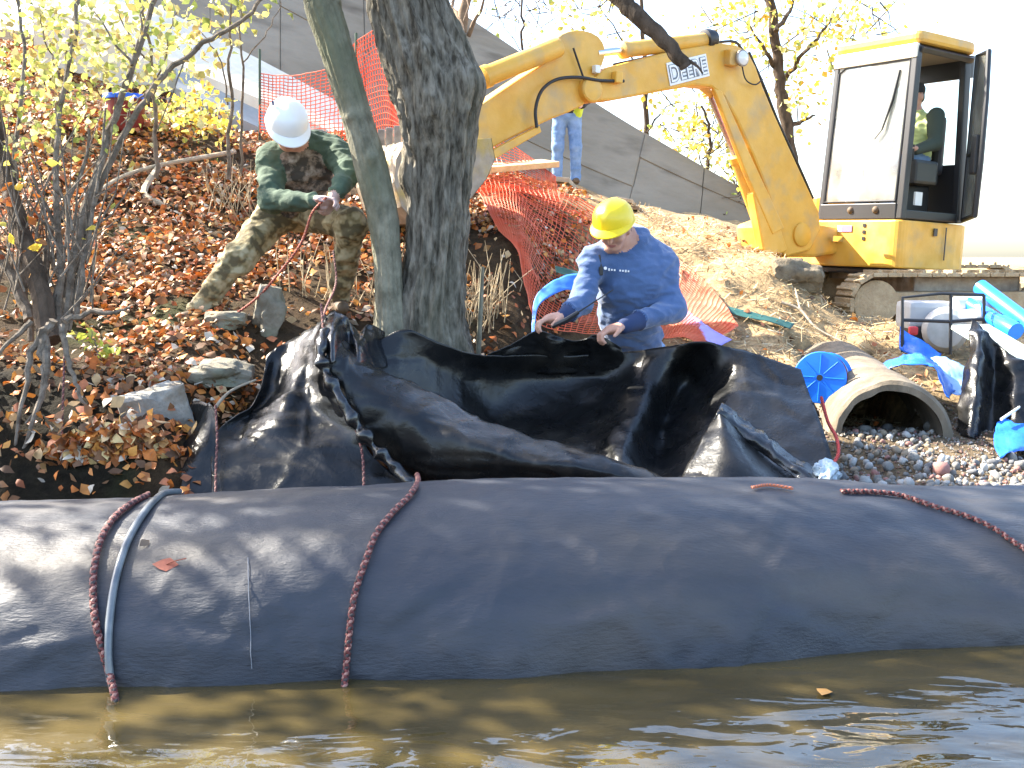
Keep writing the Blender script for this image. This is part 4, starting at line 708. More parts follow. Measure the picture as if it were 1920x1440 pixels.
# work lamp on the boom
lp = MB(); lp.box(Q(1366, 110, -0.03), (0.10, 0.08, 0.13), RC, 0.01); lamp = lp.build('work_lamp', M_yel, ex)
lp = MB(); lp.lathe(Q(1377, 112, -0.05), EXL, [(0, 0.05), (0.03, 0.068), (0.05, 0.07), (0.055, 0.062)], 22); lp.build('lamp_bezel', M_steel, lamp, True)
lp = MB(); lp.lathe(Q(1377, 112, -0.105), EXL, [(0, 0.058), (0.008, 0.045), (0.012, 0.0)], 22, closed=False); lp.build('lamp_lens', mat('lamp_glass', (0.7, 0.7, 0.68), rough=0.1, spec=0.8), lamp, True)
# lettering on the boom
a0, a1 = Q(1258, 155, -0.006), Q(1325, 138, -0.006); ux = (a1 - a0).normalized(); hgt = (Q(1258, 118, -0.006) - a0); uz = (hgt - ux * hgt.dot(ux)).normalized()
def text_mesh(name, body, origin, ux, uz, width, height, m, parent, lift=0.003, bold=0.0, ext=0.0015):
    cu = bpy.data.curves.new(name, 'FONT'); cu.body = body; cu.size = 1; cu.extrude = 0.0; cu.offset = bold; to = bpy.data.objects.new('tmp', cu); COL.objects.link(to); bpy.context.view_layer.update(); me = eval_mesh(to); bpy.data.objects.remove(to)
    v = np.array([tuple(q.co) for q in me.vertices]); f = [list(p.vertices) for p in me.polygons]; lo, hi = v.min(0), v.max(0); v[:, 0] = (v[:, 0] - lo[0]) / (hi[0] - lo[0]) * width; v[:, 1] = (v[:, 1] - lo[1]) / (hi[1] - lo[1]) * height
    nn_ = np.array(ux.cross(uz)); w = np.array(origin) + np.outer(v[:, 0], ux) + np.outer(v[:, 1], uz) + nn_ * lift; return link_mesh(name, w, f, m, parent, False)
wd = (a1 - a0).length; hh = (Q(1258, 122, -0.006) - a0).dot(uz)
mb = MB(); c_ = a0 + ux * wd / 2 + uz * hh / 2; Rt = Matrix((ux, uz, ux.cross(uz))).transposed(); mb.box(c_, (wd * 1.10, hh * 1.35, 0.006), Rt); mb.build('decal_plate', M_dec, boom)
text_mesh('lettering_outline', 'DEERE', a0 - ux * 0.006 - uz * 0.005, ux, uz, wd + 0.012, hh + 0.010, mat('decal_grey', (0.16, 0.17, 0.19), rough=0.5), boom, 0.006, 0.055)
text_mesh('lettering', 'DEERE', a0, ux, uz, wd, hh, M_dec, boom, 0.009, 0.0)
# house
def rounded(fl, r, n=5):
    out = []; k = len(fl)
    for i in range(k):
        p0, p1, p2 = Vector(fl[i - 1]), Vector(fl[i]), Vector(fl[(i + 1) % k]); rr = r[i] if isinstance(r, (list, tuple)) else r; a = p1 + (p0 - p1).normalized() * rr; b_ = p1 + (p2 - p1).normalized() * rr
        for j in range(n + 1):
            t = j / n; out.append((1 - t) ** 2 * a + 2 * t * (1 - t) * p1 + t * t * b_)
    return out
def deck(name, fl, z0, z1, m, r=0.08, parent=ex, bevel=0.015, label=None):
    ring = rounded(fl, r); mb = MB(); k = len(ring); vs = [EC(p.x, p.y, z0) for p in ring] + [EC(p.x, p.y, z1) for p in ring]
    mb.add(vs, [list(range(k - 1, -1, -1)), list(range(k, 2 * k))] + [[i, (i + 1) % k, k + (i + 1) % k, k + i] for i in range(k)]); return mb.build(name, m, parent, False, bevel=bevel, label=label)
house = deck('house_body', [(0.04, 0.03), (0.04, -1.55), (-1.15, -1.6), (-1.15, 0.0)], -0.44, -0.01, M_yel, [0.10, 0.2, 0.35, 0.35])
deck('underplate', [(0.0, 0.0), (0.0, -1.5), (-1.1, -1.5), (-1.1, 0.0)], -0.50, -0.445, M_blk, [0.1, 0.2, 0.3, 0.3])
deck('engine_hood', [(-0.10, -0.99), (-0.10, -1.52), (-1.05, -1.52), (-1.05, -0.99)], 0.0, 0.22, M_yel, 0.12)
for (f, l_, z, sx, sz, m_) in ((0.046, -0.30, -0.13, 0.11, 0.06, mat('purple_label', (0.28, 0.18, 0.30), rough=0.4)), (0.046, -0.385, -0.13, 0.05, 0.06, M_dec)):
    mb = MB(); mb.box(EC(f, l_ - 0.25, z + 0.04), (0.004, sx, sz), RC); mb.build('warning_decal', m_, house)
for z in (-0.06, -0.12, -0.18):
    mb = MB(); mb.box(EC(0.045, -0.36, z), (0.006, 0.03, 0.03), RC); mb.build('vent_slot', M_blk, house)
mb = MB(); mb.box(EC(-0.62, 0.032, -0.2), (0.012, 0.006, 0.30), RC); mb.build('panel_gap', M_blk, house)
mb = MB(); mb.box(EC(-0.46, 0.034, -0.10), (0.05, 0.008, 0.07), RC); mb.build('latch', M_blk, house)
# cab
H = 1.60
def bar(name, a, b_, w, m=M_blk, parent=None): mb = MB(); p, q = EC(*a), EC(*b_); d = (q - p); z = d.normalized(); x = (RC @ Vector((1, 0, 0))); x = (x - z * x.dot(z)).normalized(); y = z.cross(x); mb.box((p + q) / 2, (w[0], w[1], d.length), Matrix((x, y, z)).transposed(), 0.008); return mb.build(name, m, parent or ex)
cabm = mat('cab_paint', (0.70, 0.66, 0.52), (0.76, 0.70, 0.55), rough=0.4, scale=4)
cab = bar('cab_front_pillar', (-0.03, -0.03, 0.0), (-0.10, -0.05, H - 0.08), (0.07, 0.06), M_blk)
bar('cab_front_pillar', (-0.03, -0.92, 0.0), (-0.10, -0.90, H - 0.08), (0.07, 0.05), M_blk)
bar('cab_rear_pillar', (-0.86, -0.03, 0.0), (-0.82, -0.06, H - 0.08), (0.09, 0.06), M_blk); bar('cab_rear_pillar', (-0.95, -0.92, 0.0), (-0.92, -0.90, H - 0.08), (0.08, 0.05), M_blk)
bar('cab_sill', (0.0, -0.035, 0.045), (-0.9, -0.035, 0.045), (0.05, 0.08), M_blk); bar('roof_rail', (-0.10, -0.045, H - 0.10), (-0.86, -0.045, H - 0.10), (0.05, 0.10), M_blk)
bar('rear_rail', (-0.92, -0.05, H - 0.16), (-0.92, -0.92, H - 0.16), (0.05, 0.2), M_blk); bar('rear_panel', (-0.95, -0.05, 0.28), (-0.95, -0.92, 0.28), (0.04, 0.55), M_blk)
deck('front_panel', [(0.01, -0.06), (0.01, -0.92), (-0.04, -0.92), (-0.04, -0.06)], 0.0, 0.14, M_blk, 0.012, bevel=0.006)
rf = deck('cab_roof', [(-0.06, 0.0), (-0.06, -0.95), (-1.0, -0.95), (-0.94, 0.0)], H - 0.06, H + 0.05, M_yel, [0.08, 0.08, 0.15, 0.15], bevel=0.035)
deck('roof_lining', [(-0.12, -0.06), (-0.12, -0.88), (-0.86, -0.88), (-0.86, -0.06)], H - 0.11, H - 0.07, mat('headliner', (0.20, 0.15, 0.10), rough=0.9), 0.05)
deck('cab_visor', [(-0.05, -0.02), (-0.05, -0.93), (-0.09, -0.93), (-0.09, -0.02)], H - 0.19, H - 0.065, cabm, 0.012, bevel=0.01)
# windscreen with gasket and wiper
def pane(name, corners, m, parent=ex, th=0.006):
    c = [EC(*q) for q in corners]; n_ = (c[1] - c[0]).cross(c[3] - c[0]); mb = MB(); mb.prism(c, n_, th); return mb.build(name, m, parent)
ws = pane('windscreen', [(-0.015, -0.08, 0.15), (-0.015, -0.895, 0.15), (-0.075, -0.88, H - 0.19), (-0.075, -0.08, H - 0.19)], M_glass)
mb = MB(); gk = [EC(-0.008, -0.085, 0.16), EC(-0.008, -0.885, 0.16), EC(-0.066, -0.87, H - 0.24), EC(-0.07, -0.80, H - 0.195), EC(-0.07, -0.10, H - 0.195), EC(-0.068, -0.085, H - 0.22)]; mb.tube(gk + [gk[0]], 0.011, 8); mb.build('window_gasket', M_blk, ws, True)
mb = MB(); mb.tube([EC(-0.02, -0.30, 0.80), EC(-0.045, -0.23, 1.06), EC(-0.062, -0.19, 1.32)], [0.008, 0.014, 0.009], 8); mb.tube([EC(-0.015, -0.37, 0.72), EC(-0.02, -0.30, 0.80)], 0.006, 6); mb.build('wiper', M_blk, ws, True)
pane('side_window', [(-0.06, -0.935, 0.2), (-0.92, -0.935, 0.2), (-0.9, -0.915, H - 0.2), (-0.1, -0.915, H - 0.2)], M_glass2); pane('rear_window', [(-0.96, -0.1, 0.58), (-0.96, -0.9, 0.58), (-0.94, -0.88, H - 0.28), (-0.94, -0.1, H - 0.28)], M_glass2)
# open door
dr = MB(); dh = EC(-0.86, 0.03, 0.0); dv = Vector((-0.235, -0.97, 0)).normalized(); upv = ROLL @ Vector((0, 0, 1)); dn = dv.cross(upv).normalized()
def DP(a, z): return dh + dv * a + upv * z
fr_ = [DP(0.0, 0.03), DP(0.60, 0.05), DP(0.66, 0.5), DP(0.64, 1.05), DP(0.56, 1.46), DP(0.02, 1.52)]; dr.tube([Vector(p) for p in fr_] + [fr_[0]], 0.024, 8); door = dr.build('door', M_blk, ex, True)
mb = MB(); mb.prism(fr_, dn, 0.006); mb.build('door_glass', M_glass2, door); mb = MB(); mb.tube([DP(0.03, 0.62), DP(0.63, 0.62)], 0.02, 8); mb.build('door_rail', M_blk, door, True)
mb = MB(); mb.box(DP(0.55, 0.58) + dn * 0.03, (0.06, 0.10, 0.34), ROLL, 0.02); mb.build('door_latch_box', M_blk, door)
# seat, console, levers
mb = MB(); mb.box(EC(-0.55, -0.42, 0.40), (0.46, 0.44, 0.12), RC, 0.04); seat = mb.build('seat', mat('seat_vinyl', (0.03, 0.03, 0.032), rough=0.6), ex); mb = MB(); mb.box(EC(-0.80, -0.42, 0.72), (0.10, 0.42, 0.55), RC, 0.04); mb.build('backrest', MATS['seat_vinyl'], seat); mb = MB(); mb.box(EC(-0.55, -0.42, 0.20), (0.4, 0.3, 0.3), RC, 0.03); mb.build('seat_base', M_blk, seat)
for l_ in (-0.14, -0.70):
    mb = MB(); mb.box(EC(-0.42, l_, 0.44), (0.34, 0.12, 0.22), RC, 0.03); cs_ = mb.build('console', M_blk, ex); mb = MB(); mb.tube([EC(-0.28, l_, 0.54), EC(-0.26, l_, 0.68)], [0.012, 0.02], 8); mb.build('joystick', M_blk, cs_, True)
mb = MB(); mb.box(EC(-0.36, -0.11, 0.20), (0.10, 0.02, 0.12), RC); mb.build('console_label', M_dec, ex); mb = MB(); mb.tube([EC(-0.08, -0.40, 0.05), EC(-0.14, -0.42, 0.55)], 0.012, 8); mb.build('travel_lever', M_blk, ex, True)
# undercarriage: tracks of separate shoes
UU = Vector((0.995, 0.10, 0.0)).normalized(); UV = Vector((0.10, -0.995, 0)).normalized()
def track(cen, label=None):
    z0 = terr1(cen.x, cen.y) - 0.0; L, Hh, w = 1.05, 0.245, 0.34; cc = Vector((cen.x, cen.y, z0 + 0.265)); fr2 = MB(); fr2.box(cc, (1.55, 0.20, 0.20), Matrix((UU, UV, Vector((0, 0, 1)))).transposed(), 0.03)
    for s in (-1, 1): fr2.lathe(cc + UU * s * (L - Hh) - UV * 0.12, UV, [(0, 0.12), (0.02, 0.20), (0.22, 0.20), (0.24, 0.12)], 24)
    for k in range(4): fr2.lathe(cc + UU * (-0.5 + 0.33 * k) - UV * 0.1 - Vector((0, 0, 0.15)), UV, [(0, 0.07), (0.2, 0.07)], 14)
    tf = fr2.build('track_frame', M_mud, ex, True); per = 4 * (L - Hh) + 2 * math.pi * Hh; n_ = 36; me = None
    for k in range(n_):
        s = per * k / n_; st = 2 * (L - Hh)
        if s < st: p = cc + UU * (-(L - Hh) + s) + Vector((0, 0, Hh)); nn_ = Vector((0, 0, 1))
        elif s < st + math.pi * Hh: a = (s - st) / Hh; nn_ = UU * math.sin(a) + Vector((0, 0, math.cos(a))); p = cc + UU * (L - Hh) + nn_ * Hh
        elif s < 2 * st + math.pi * Hh: p = cc + UU * ((L - Hh) - (s - st - math.pi * Hh)) - Vector((0, 0, Hh)); nn_ = Vector((0, 0, -1))
        else: a = (s - 2 * st - math.pi * Hh) / Hh; nn_ = -UU * math.sin(a) - Vector((0, 0, math.cos(a))); p = cc - UU * (L - Hh) + nn_ * Hh
        tt = UV.cross(nn_).normalized(); R = Matrix((tt, UV, nn_)).transposed(); mb = MB(); mb.box(p, (per / n_ * 0.93, w, 0.035), R, 0.006); mb.box(p + nn_ * 0.028, (0.03, w * 0.96, 0.03), R, 0.006); mb.build('track_shoe', M_mud, tf)
track(Vector((3.95, 9.45, 0))); track(Vector((4.10, 10.95, 0)))
mb = MB(); zt = terr1(4.0, 10.2); mb.box(Vector((4.0, 10.2, zt + 0.38)), (1.0, 1.3, 0.24), Matrix((UU, UV, Vector((0, 0, 1)))).transposed(), 0.03); mb.build('car_body', M_steel, ex); mb = MB(); hc_ = EC(-0.55, -0.80, -0.5); mb.lathe(Vector((hc_.x + 0.1, hc_.y, zt + 0.45)), (0, 0, 1), [(0, 0.42), (0.3, 0.42)], 28); mb.build('slew_ring', M_steel, ex, True)
# dried mud heaped on the near track
# ------------------------------------------------------------------ people: signed-distance bodies meshed with surface nets
class Body:
    def __init__(s): s.pr = []
    def cap(s, a, b_, ra, rb, tag, k=0.03): s.pr.append(('c', np.array(a, float), np.array(b_, float), ra, rb, tag, k)); return s
    def ell(s, c, r, axes, tag, k=0.03): s.pr.append(('e', np.array(c, float), np.array(r, float), np.array(axes, float), 0, tag, k)); return s
    def chain(s, pts, rs, tag, k=0.03):
        for i in range(len(pts) - 1): s.cap(pts[i], pts[i + 1], rs[i], rs[i + 1], tag, k)
        return s
    def mesh(s, h):
        lo = np.full(3, 1e9); hi = -lo; bb = []
        for p in s.pr:
            if p[0] == 'c': r = max(p[3], p[4]); l_, u_ = np.minimum(p[1], p[2]) - r, np.maximum(p[1], p[2]) + r
            else: r = p[2].max(); l_, u_ = p[1] - r, p[1] + r
            bb.append((l_, u_)); lo = np.minimum(lo, l_); hi = np.maximum(hi, u_)
        lo -= 4 * h; n = np.ceil((hi + 4 * h - lo) / h).astype(int) + 1
        D = np.full(n, 0.5, np.float32); B = np.full(n, 9.0, np.float32); T = np.zeros(n, np.int8)
        for p, (l_, u_) in zip(s.pr, bb):
            k = p[6]; i0 = np.maximum(np.floor((l_ - lo - k - 3 * h) / h).astype(int), 0); i1 = np.minimum(np.ceil((u_ - lo + k + 3 * h) / h).astype(int) + 1, n); sl = tuple(slice(a, b_) for a, b_ in zip(i0, i1))
            G = np.stack(np.meshgrid(*[lo[a] + h * np.arange(i0[a], i1[a]) for a in range(3)], indexing='ij'), -1)
            if p[0] == 'c':
                a, b_, ra, rb = p[1:5]; ba = b_ - a; t = np.clip(((G - a) @ ba) / (ba @ ba + 1e-12), 0, 1); d = np.linalg.norm(G - a - t[..., None] * ba, axis=-1) - (ra + (rb - ra) * t)
            else:
                q = (G - p[1]) @ p[3].T; k0 = np.linalg.norm(q / p[2], axis=-1); k1 = np.linalg.norm(q / p[2] ** 2, axis=-1) + 1e-9; d = k0 * (k0 - 1) / k1
            w = d < B[sl]; B[sl] = np.where(w, d, B[sl]); T[sl] = np.where(w, p[5], T[sl]); hh = np.maximum(k - np.abs(D[sl] - d), 0) / k; D[sl] = np.minimum(D[sl], d) - hh * hh * k * 0.25
        # surface nets
        S = D < 0; c = [slice(None, -1), slice(1, None)]; m = n - 1; cnt = np.zeros(m); acc = np.zeros((*m, 3))
        cor = {(i, j, k): (c[i], c[j], c[k]) for i in (0, 1) for j in (0, 1) for k in (0, 1)}
        for (a, b_) in [((i, j, 0), (i, j, 1)) for i in (0, 1) for j in (0, 1)] + [((i, 0, j), (i, 1, j)) for i in (0, 1) for j in (0, 1)] + [((0, i, j), (1, i, j)) for i in (0, 1) for j in (0, 1)]:
            da, db = D[cor[a]], D[cor[b_]]; x = (da < 0) != (db < 0); t = np.where(x, da / np.where(x, da - db, 1), 0); cnt += x
            for ax in range(3): acc[..., ax] += np.where(x, a[ax] + (b_[ax] - a[ax]) * t, 0)
        act = cnt > 0; idx = np.full(m, -1); idx[act] = np.arange(act.sum()); ii = np.argwhere(act); v = lo + h * (ii + acc[act] / cnt[act][:, None]); F = []
        for ax in range(3):
            o1, o2 = (ax + 1) % 3, (ax + 2) % 3; sa = [slice(None)] * 3; sb = [slice(None)] * 3; sa[ax] = slice(None, -1); sb[ax] = slice(1, None); ch = S[tuple(sa)] != S[tuple(sb)]; e = np.argwhere(ch); e = e[(e[:, o1] > 0) & (e[:, o2] > 0) & (e[:, o1] < m[o1]) & (e[:, o2] < m[o2])]
            ins = S[tuple(e.T)]; q = []
            for d1, d2 in ((0, 0), (1, 0), (1, 1), (0, 1)):
                f = e.copy(); f[:, o1] -= d1; f[:, o2] -= d2; q.append(idx[tuple(f.T)])
            q = np.stack(q, 1); q[~ins] = q[~ins][:, ::-1]; F.append(q)
        F = np.concatenate(F); tv = np.zeros(len(v), np.int8); bd = np.full(len(v), 9.0)
        for p in s.pr:
            if p[0] == 'c': a, b_, ra, rb = p[1:5]; ba = b_ - a; t = np.clip(((v - a) @ ba) / (ba @ ba + 1e-12), 0, 1); d = np.linalg.norm(v - a - t[:, None] * ba, axis=1) - (ra + (rb - ra) * t)
            else: q = (v - p[1]) @ p[3].T; k0 = np.linalg.norm(q / p[2], axis=1); k1 = np.linalg.norm(q / p[2] ** 2, axis=1) + 1e-9; d = k0 * (k0 - 1) / k1
            w = d < bd; bd = np.where(w, d, bd); tv = np.where(w, p[5], tv)
        return v, F, tv
    def build(s, name, h, mats, parent, wrinkle=None):
        v, F, tv = s.mesh(h)
        # two smoothing passes, then cloth wrinkles
        for _ in range(2):
            a = np.zeros_like(v); c = np.zeros(len(v))
            for i in range(4):
                np.add.at(a, F[:, i], v[F[:, (i + 1) % 4]]); np.add.at(c, F[:, i], 1)
            v = v * 0.6 + 0.4 * a / np.maximum(c, 1)[:, None]
        if wrinkle:
            fn = np.cross(v[F[:, 1]] - v[F[:, 0]], v[F[:, 2]] - v[F[:, 0]]); nr = np.zeros_like(v)
            for i in range(4): np.add.at(nr, F[:, i], fn)
            nr /= np.linalg.norm(nr, axis=1, keepdims=True) + 1e-9
            for tg, (amp, sc) in wrinkle.items():
                w = (tv == tg).astype(float); q = v * np.array((sc * 0.8, sc * 0.8, sc * 1.3)); d = (1 - 2 * np.abs(fbm(q, 3))) * amp + fbm(q * 2.7, 2) * amp * 0.4; v = v + nr * (d * w)[:, None]
        mi = np.sort(tv[F], 1)[:, 1]; return link_mesh(name, v, F, mats, parent, True, midx=mi)
def frame(fwd, up):
    f = np.array(fwd, float); f /= np.linalg.norm(f); u = np.array(up, float); u -= f * (u @ f); u /= np.linalg.norm(u); return np.stack([np.cross(f, u), f, u])
SKIN, HAIR, TOP, PANT, BOOT, VEST, DARK, LIP, EYE, GLOVE = range(10)
def head(b, c, fwd, up, hair=True):
    A = frame(fwd, up); c = np.array(c, float)
    def L(x, y, z): return c + A.T @ np.array((x, y, z))
    b.ell(L(0, -0.005, 0.03), (0.076, 0.094, 0.088), A, SKIN, 0.02); b.ell(L(0, 0.018, -0.035), (0.062, 0.074, 0.075), A, SKIN, 0.03); b.ell(L(0, 0.05, -0.09), (0.036, 0.034, 0.026), A, SKIN, 0.03)
    b.cap(L(0, 0.085, 0.0), L(0, 0.108, -0.035), 0.010, 0.015, SKIN, 0.012); b.ell(L(0, 0.082, 0.022), (0.055, 0.018, 0.012), A, SKIN, 0.015)
    for s in (-1, 1):
        b.ell(L(s * 0.03, 0.087, 0.002), (0.013, 0.008, 0.006), A, EYE, 0.004); b.ell(L(s * 0.077, -0.008, -0.012), (0.012, 0.022, 0.034), A, SKIN, 0.008); b.ell(L(s * 0.04, 0.062, -0.035), (0.025, 0.03, 0.022), A, SKIN, 0.02)
        b.ell(L(s * 0.03, 0.091, 0.016), (0.020, 0.007, 0.004), A, HAIR, 0.004)
    b.ell(L(0, 0.088, -0.064), (0.024, 0.009, 0.006), A, LIP, 0.006)
    if hair: b.ell(L(0, -0.022, 0.035), (0.082, 0.088, 0.085), A, HAIR, 0.01); b.ell(L(0, -0.05, -0.02), (0.07, 0.055, 0.05), A, HAIR, 0.015)
    return L
def hand(b, w, d, palm, side, curl=0.9, tag=SKIN, spread=0.1, sc=1.0):
    """w wrist, d finger direction, palm palm normal, side +1/-1 where the thumb sits"""
    d = np.array(d, float); d /= np.linalg.norm(d); p = np.array(palm, float); p -= d * (p @ d); p /= np.linalg.norm(p); x = np.cross(d, p) * side; w = np.array(w, float)
    A = np.stack([x, d, p]); b.ell(w + d * 0.05 * sc, np.array((0.043, 0.057, 0.027)) * sc, A, tag, 0.012)
    for i, (off, ln) in enumerate(((0.030, 0.92), (0.010, 1.0), (-0.011, 0.95), (-0.031, 0.75))):
        q = w + d * 0.090 * sc + x * off * sc; dr_ = d + x * off * spread * 8; dr_ /= np.linalg.norm(dr_); a = 0.25 * curl
        for L_, r in ((0.042, 0.0112), (0.028, 0.0104), (0.022, 0.0094)):
            dv_ = dr_ * math.cos(a) + p * math.sin(a); q2 = q + dv_ * L_ * ln * sc; b.cap(q, q2, r * sc, r * 0.93 * sc, tag, 0.004); q = q2; a += 0.75 * curl
    q = w + d * 0.025 * sc + x * 0.032 * sc; q1 = q + (d * 0.6 + x * 0.6 + p * 0.35) * 0.042 * sc; q2 = q1 + (d * 0.85 + p * 0.5) * 0.034 * sc; b.cap(q, q1, 0.015 * sc, 0.0115 * sc, tag, 0.01); b.cap(q1, q2, 0.0115 * sc, 0.0095 * sc, tag, 0.004)
def boot(b, ank, toe, tag=BOOT, s=1.0):
    a = np.array(ank, float); t = np.array(toe, float); t = t - a; t[2] = 0; t /= np.linalg.norm(t); z = np.array((0, 0, 1.0))
    b.cap(a, a - z * 0.05, 0.05 * s, 0.05 * s, tag, 0.02); b.cap(a - z * 0.06 - t * 0.03, a - z * 0.065 + t * 0.14, 0.045 * s, 0.038 * s, tag, 0.03)
def hard_hat(L, m, parent, label=None, sx=1.0, logo=None):
    """shell, ridge and brim around the head frame L"""
    n_ = 48; vs = []; fs = []; prof = [(1.0, 0.0), (0.99, 0.018), (0.96, 0.040), (0.89, 0.066), (0.75, 0.088), (0.53, 0.105), (0.27, 0.114), (0.06, 0.116)]
    for (r, z) in prof:
        for i in range(n_):
            t = 2 * math.pi * i / n_; rx, ry = 0.115, 0.134; rib = 0.006 * math.exp(-((math.sin(t) if False else math.cos(t) * r) / 0.22) ** 2) * (z > 0.03); vs.append(L(math.cos(t) * rx * r, math.sin(t) * ry * r - 0.002, 0.055 + z + rib))
    for j in range(len(prof) - 1):
        for i in range(n_): fs.append([j * n_ + i, j * n_ + (i + 1) % n_, (j + 1) * n_ + (i + 1) % n_, (j + 1) * n_ + i])
    fs.append([(len(prof) - 1) * n_ + i for i in range(n_)]); k0 = len(vs)
    for (ext, dz) in ((0.0, 0.0), (1.0, -0.006), (1.02, -0.012), (0.0, -0.006)):
        for i in range(n_):
            t = 2 * math.pi * i / n_; fr = max(math.sin(t), 0) ** 1.5; e = ext * (0.010 + 0.042 * fr); vs.append(L(math.cos(t) * (0.112 + e * 0.8), math.sin(t) * (0.136 + e) - 0.002, 0.056 + dz - 0.016 * fr * (ext > 0)))
    for j in range(3):
        for i in range(n_): fs.append([k0 + j * n_ + i, k0 + (j + 1) * n_ + i, k0 + (j + 1) * n_ + (i + 1) % n_, k0 + j * n_ + (i + 1) % n_])
    o = link_mesh('hard_hat', vs, fs, m, parent, True, label=label); auto_smooth(o, 50)
    return o
m_skin = mat('skin', (0.52, 0.27, 0.19), (0.60, 0.34, 0.25), rough=0.5, scale=14, spec=0.35); m_hair = mat('dark_hair', (0.045, 0.03, 0.02), rough=0.7); m_lip = mat('lips', (0.42, 0.16, 0.13), rough=0.45); m_eye = mat('dark_eye', (0.05, 0.04, 0.035), rough=0.3)
m_denim = mat('faded_denim', (0.10, 0.19, 0.36), (0.22, 0.33, 0.52), rough=0.85, scale=7, bump=0.2, bscale=90); m_boot = mat('brown_boot', (0.10, 0.065, 0.035), rough=0.7)
m_blue = mat('blue_sweatshirt', (0.055, 0.105, 0.235), (0.075, 0.135, 0.28), rough=0.9, scale=5, bump=0.25, bscale=120, sheen=0.3)
m_hv = mat('hi_vis_yellow', (0.62, 0.75, 0.06), (0.5, 0.62, 0.05), rough=0.7, scale=6); m_black = mat('black_cloth', (0.018, 0.018, 0.02), (0.03, 0.03, 0.033), rough=0.85, scale=6)
m_green = mat('green_fleece', (0.045, 0.075, 0.05), (0.075, 0.115, 0.075), rough=0.9, scale=7, bump=0.2, bscale=90)
m_camo = mat('camo_cloth', (0.10, 0.08, 0.04), (0.22, 0.175, 0.085), rough=0.9, scale=13, c3=(0.36, 0.31, 0.19), ramp=(0.44, 0.50), bump=0.2, bscale=80, detail=2)
m_camo2 = mat('camo_vest_cloth', (0.05, 0.04, 0.03), (0.17, 0.13, 0.095), rough=0.9, scale=16, c3=(0.30, 0.25, 0.20), ramp=(0.46, 0.54), bump=0.2, bscale=80, detail=3)
m_glove = mat('pinkish_work_glove', (0.50, 0.36, 0.34), (0.42, 0.30, 0.26), rough=0.8, scale=20)
def mats_for(top, pant, vest=None, dark=None, skin=None): return [skin or m_skin, m_hair, top, pant, m_boot, vest or top, dark or m_black, m_lip, m_eye, m_glove]
def up(v, f=1.0): return np.array(v, float)
V = lambda *a: np.array(P(*a))

# --- man in the blue sweatshirt, bending over the liner
b = Body(); wk = thing('person', 'man in blue sweatshirt and yellow hard hat pulling up the liner edge', 'person', (0.75, 6.35, terr1(0.75, 6.35)))
hc = V(1152, 428, 5.98); HF = (-0.34, -0.84, -0.42); HU = (-0.16, -0.34, 0.92); L1 = head(b, hc, HF, HU)
neck0 = V(1182, 455, 6.12); shL, shR = V(1230, 498, 6.19), V(1112, 490, 6.05); chest = V(1178, 530, 6.12); pel = V(1190, 662, 6.38); gz = terr1(0.75, 6.4)
b.cap(hc - np.array(_U) * 0.03 + np.array((0.02, 0.05, -0.02)), neck0, 0.058, 0.064, SKIN, 0.03); b.cap(neck0, neck0 + (chest - neck0) * 0.25, 0.078, 0.09, TOP, 0.03)
A = frame((-0.2, -0.85, -0.25), (0.03, -0.4, 0.9)); b.ell(chest, (0.205, 0.135, 0.19), A, TOP, 0.05); b.cap(neck0 + np.array((0.03, 0.03, -0.02)), shL, 0.088, 0.098, TOP, 0.09); b.cap(shL, V(1240, 560, 6.2), 0.098, 0.07, TOP, 0.09); b.ell(V(1180, 590, 6.22), (0.180, 0.135, 0.17), A, TOP, 0.06); b.ell(V(1186, 628, 6.30), (0.175, 0.135, 0.11), A, TOP, 0.05)
b.cap(shL, neck0, 0.075, 0.07, TOP, 0.06); b.cap(shR, neck0, 0.072, 0.07, TOP, 0.06)
elL, wrL = V(1262, 580, 6.10), V(1168, 612, 5.80); elR, wrR = V(1092, 565, 5.92), V(1056, 594, 5.78)
b.chain([shL, elL], [0.085, 0.066], TOP, 0.05); b.chain([elL, wrL + (elL - wrL) * 0.32], [0.064, 0.052], TOP, 0.03); b.chain([wrL + (elL - wrL) * 0.30, wrL], [0.052, 0.043], DARK, 0.01)
b.chain([shR, elR], [0.080, 0.060], TOP, 0.05); b.chain([elR, wrR + (elR - wrR) * 0.28], [0.060, 0.048], TOP, 0.03); b.chain([wrR + (elR - wrR) * 0.25, wrR], [0.048, 0.042], DARK, 0.01)
hand(b, wrL + np.array((0.0, 0, 0)), (-0.90, -0.30, -0.22), (-0.1, -0.15, -0.97), 1, 1.25, sc=1.12); hand(b, wrR, (-0.90, -0.25, -0.12), (0.1, -0.1, -0.98), 1, 1.1, spread=0.15, sc=1.12)
hipL, hipR = pel + np.array((0.10, 0, -0.02)), pel + np.array((-0.10, -0.02, -0.02)); b.ell(pel, (0.17, 0.125, 0.13), frame((0, -1, 0), (0, 0, 1)), PANT, 0.05)
for hp, sx in ((hipL, 0.10), (hipR, -0.12)):
    an = np.array((hp[0] + sx * 0.5, 6.42, terr1(hp[0] + sx * 0.5, 6.42) + 0.10)); kn = (hp + an) / 2 + np.array((0, -0.10, 0.02)); b.chain([hp, kn, an], [0.092, 0.066, 0.055], PANT, 0.04); boot(b, an, an + np.array((sx * 0.3, -1, 0)))
b.build('body', 0.0075, mats_for(m_blue, m_denim, dark=mat('navy_cuff', (0.018, 0.035, 0.10), (0.03, 0.05, 0.12), rough=0.9, scale=9)), wk, {TOP: (0.012, 7.5), PANT: (0.008, 10)})
hat = hard_hat(lambda x, y, z: L1(x, y, z - 0.012), mat('yellow_hat_shell', (0.82, 0.60, 0.02), rough=0.32, spec=0.5), wk)
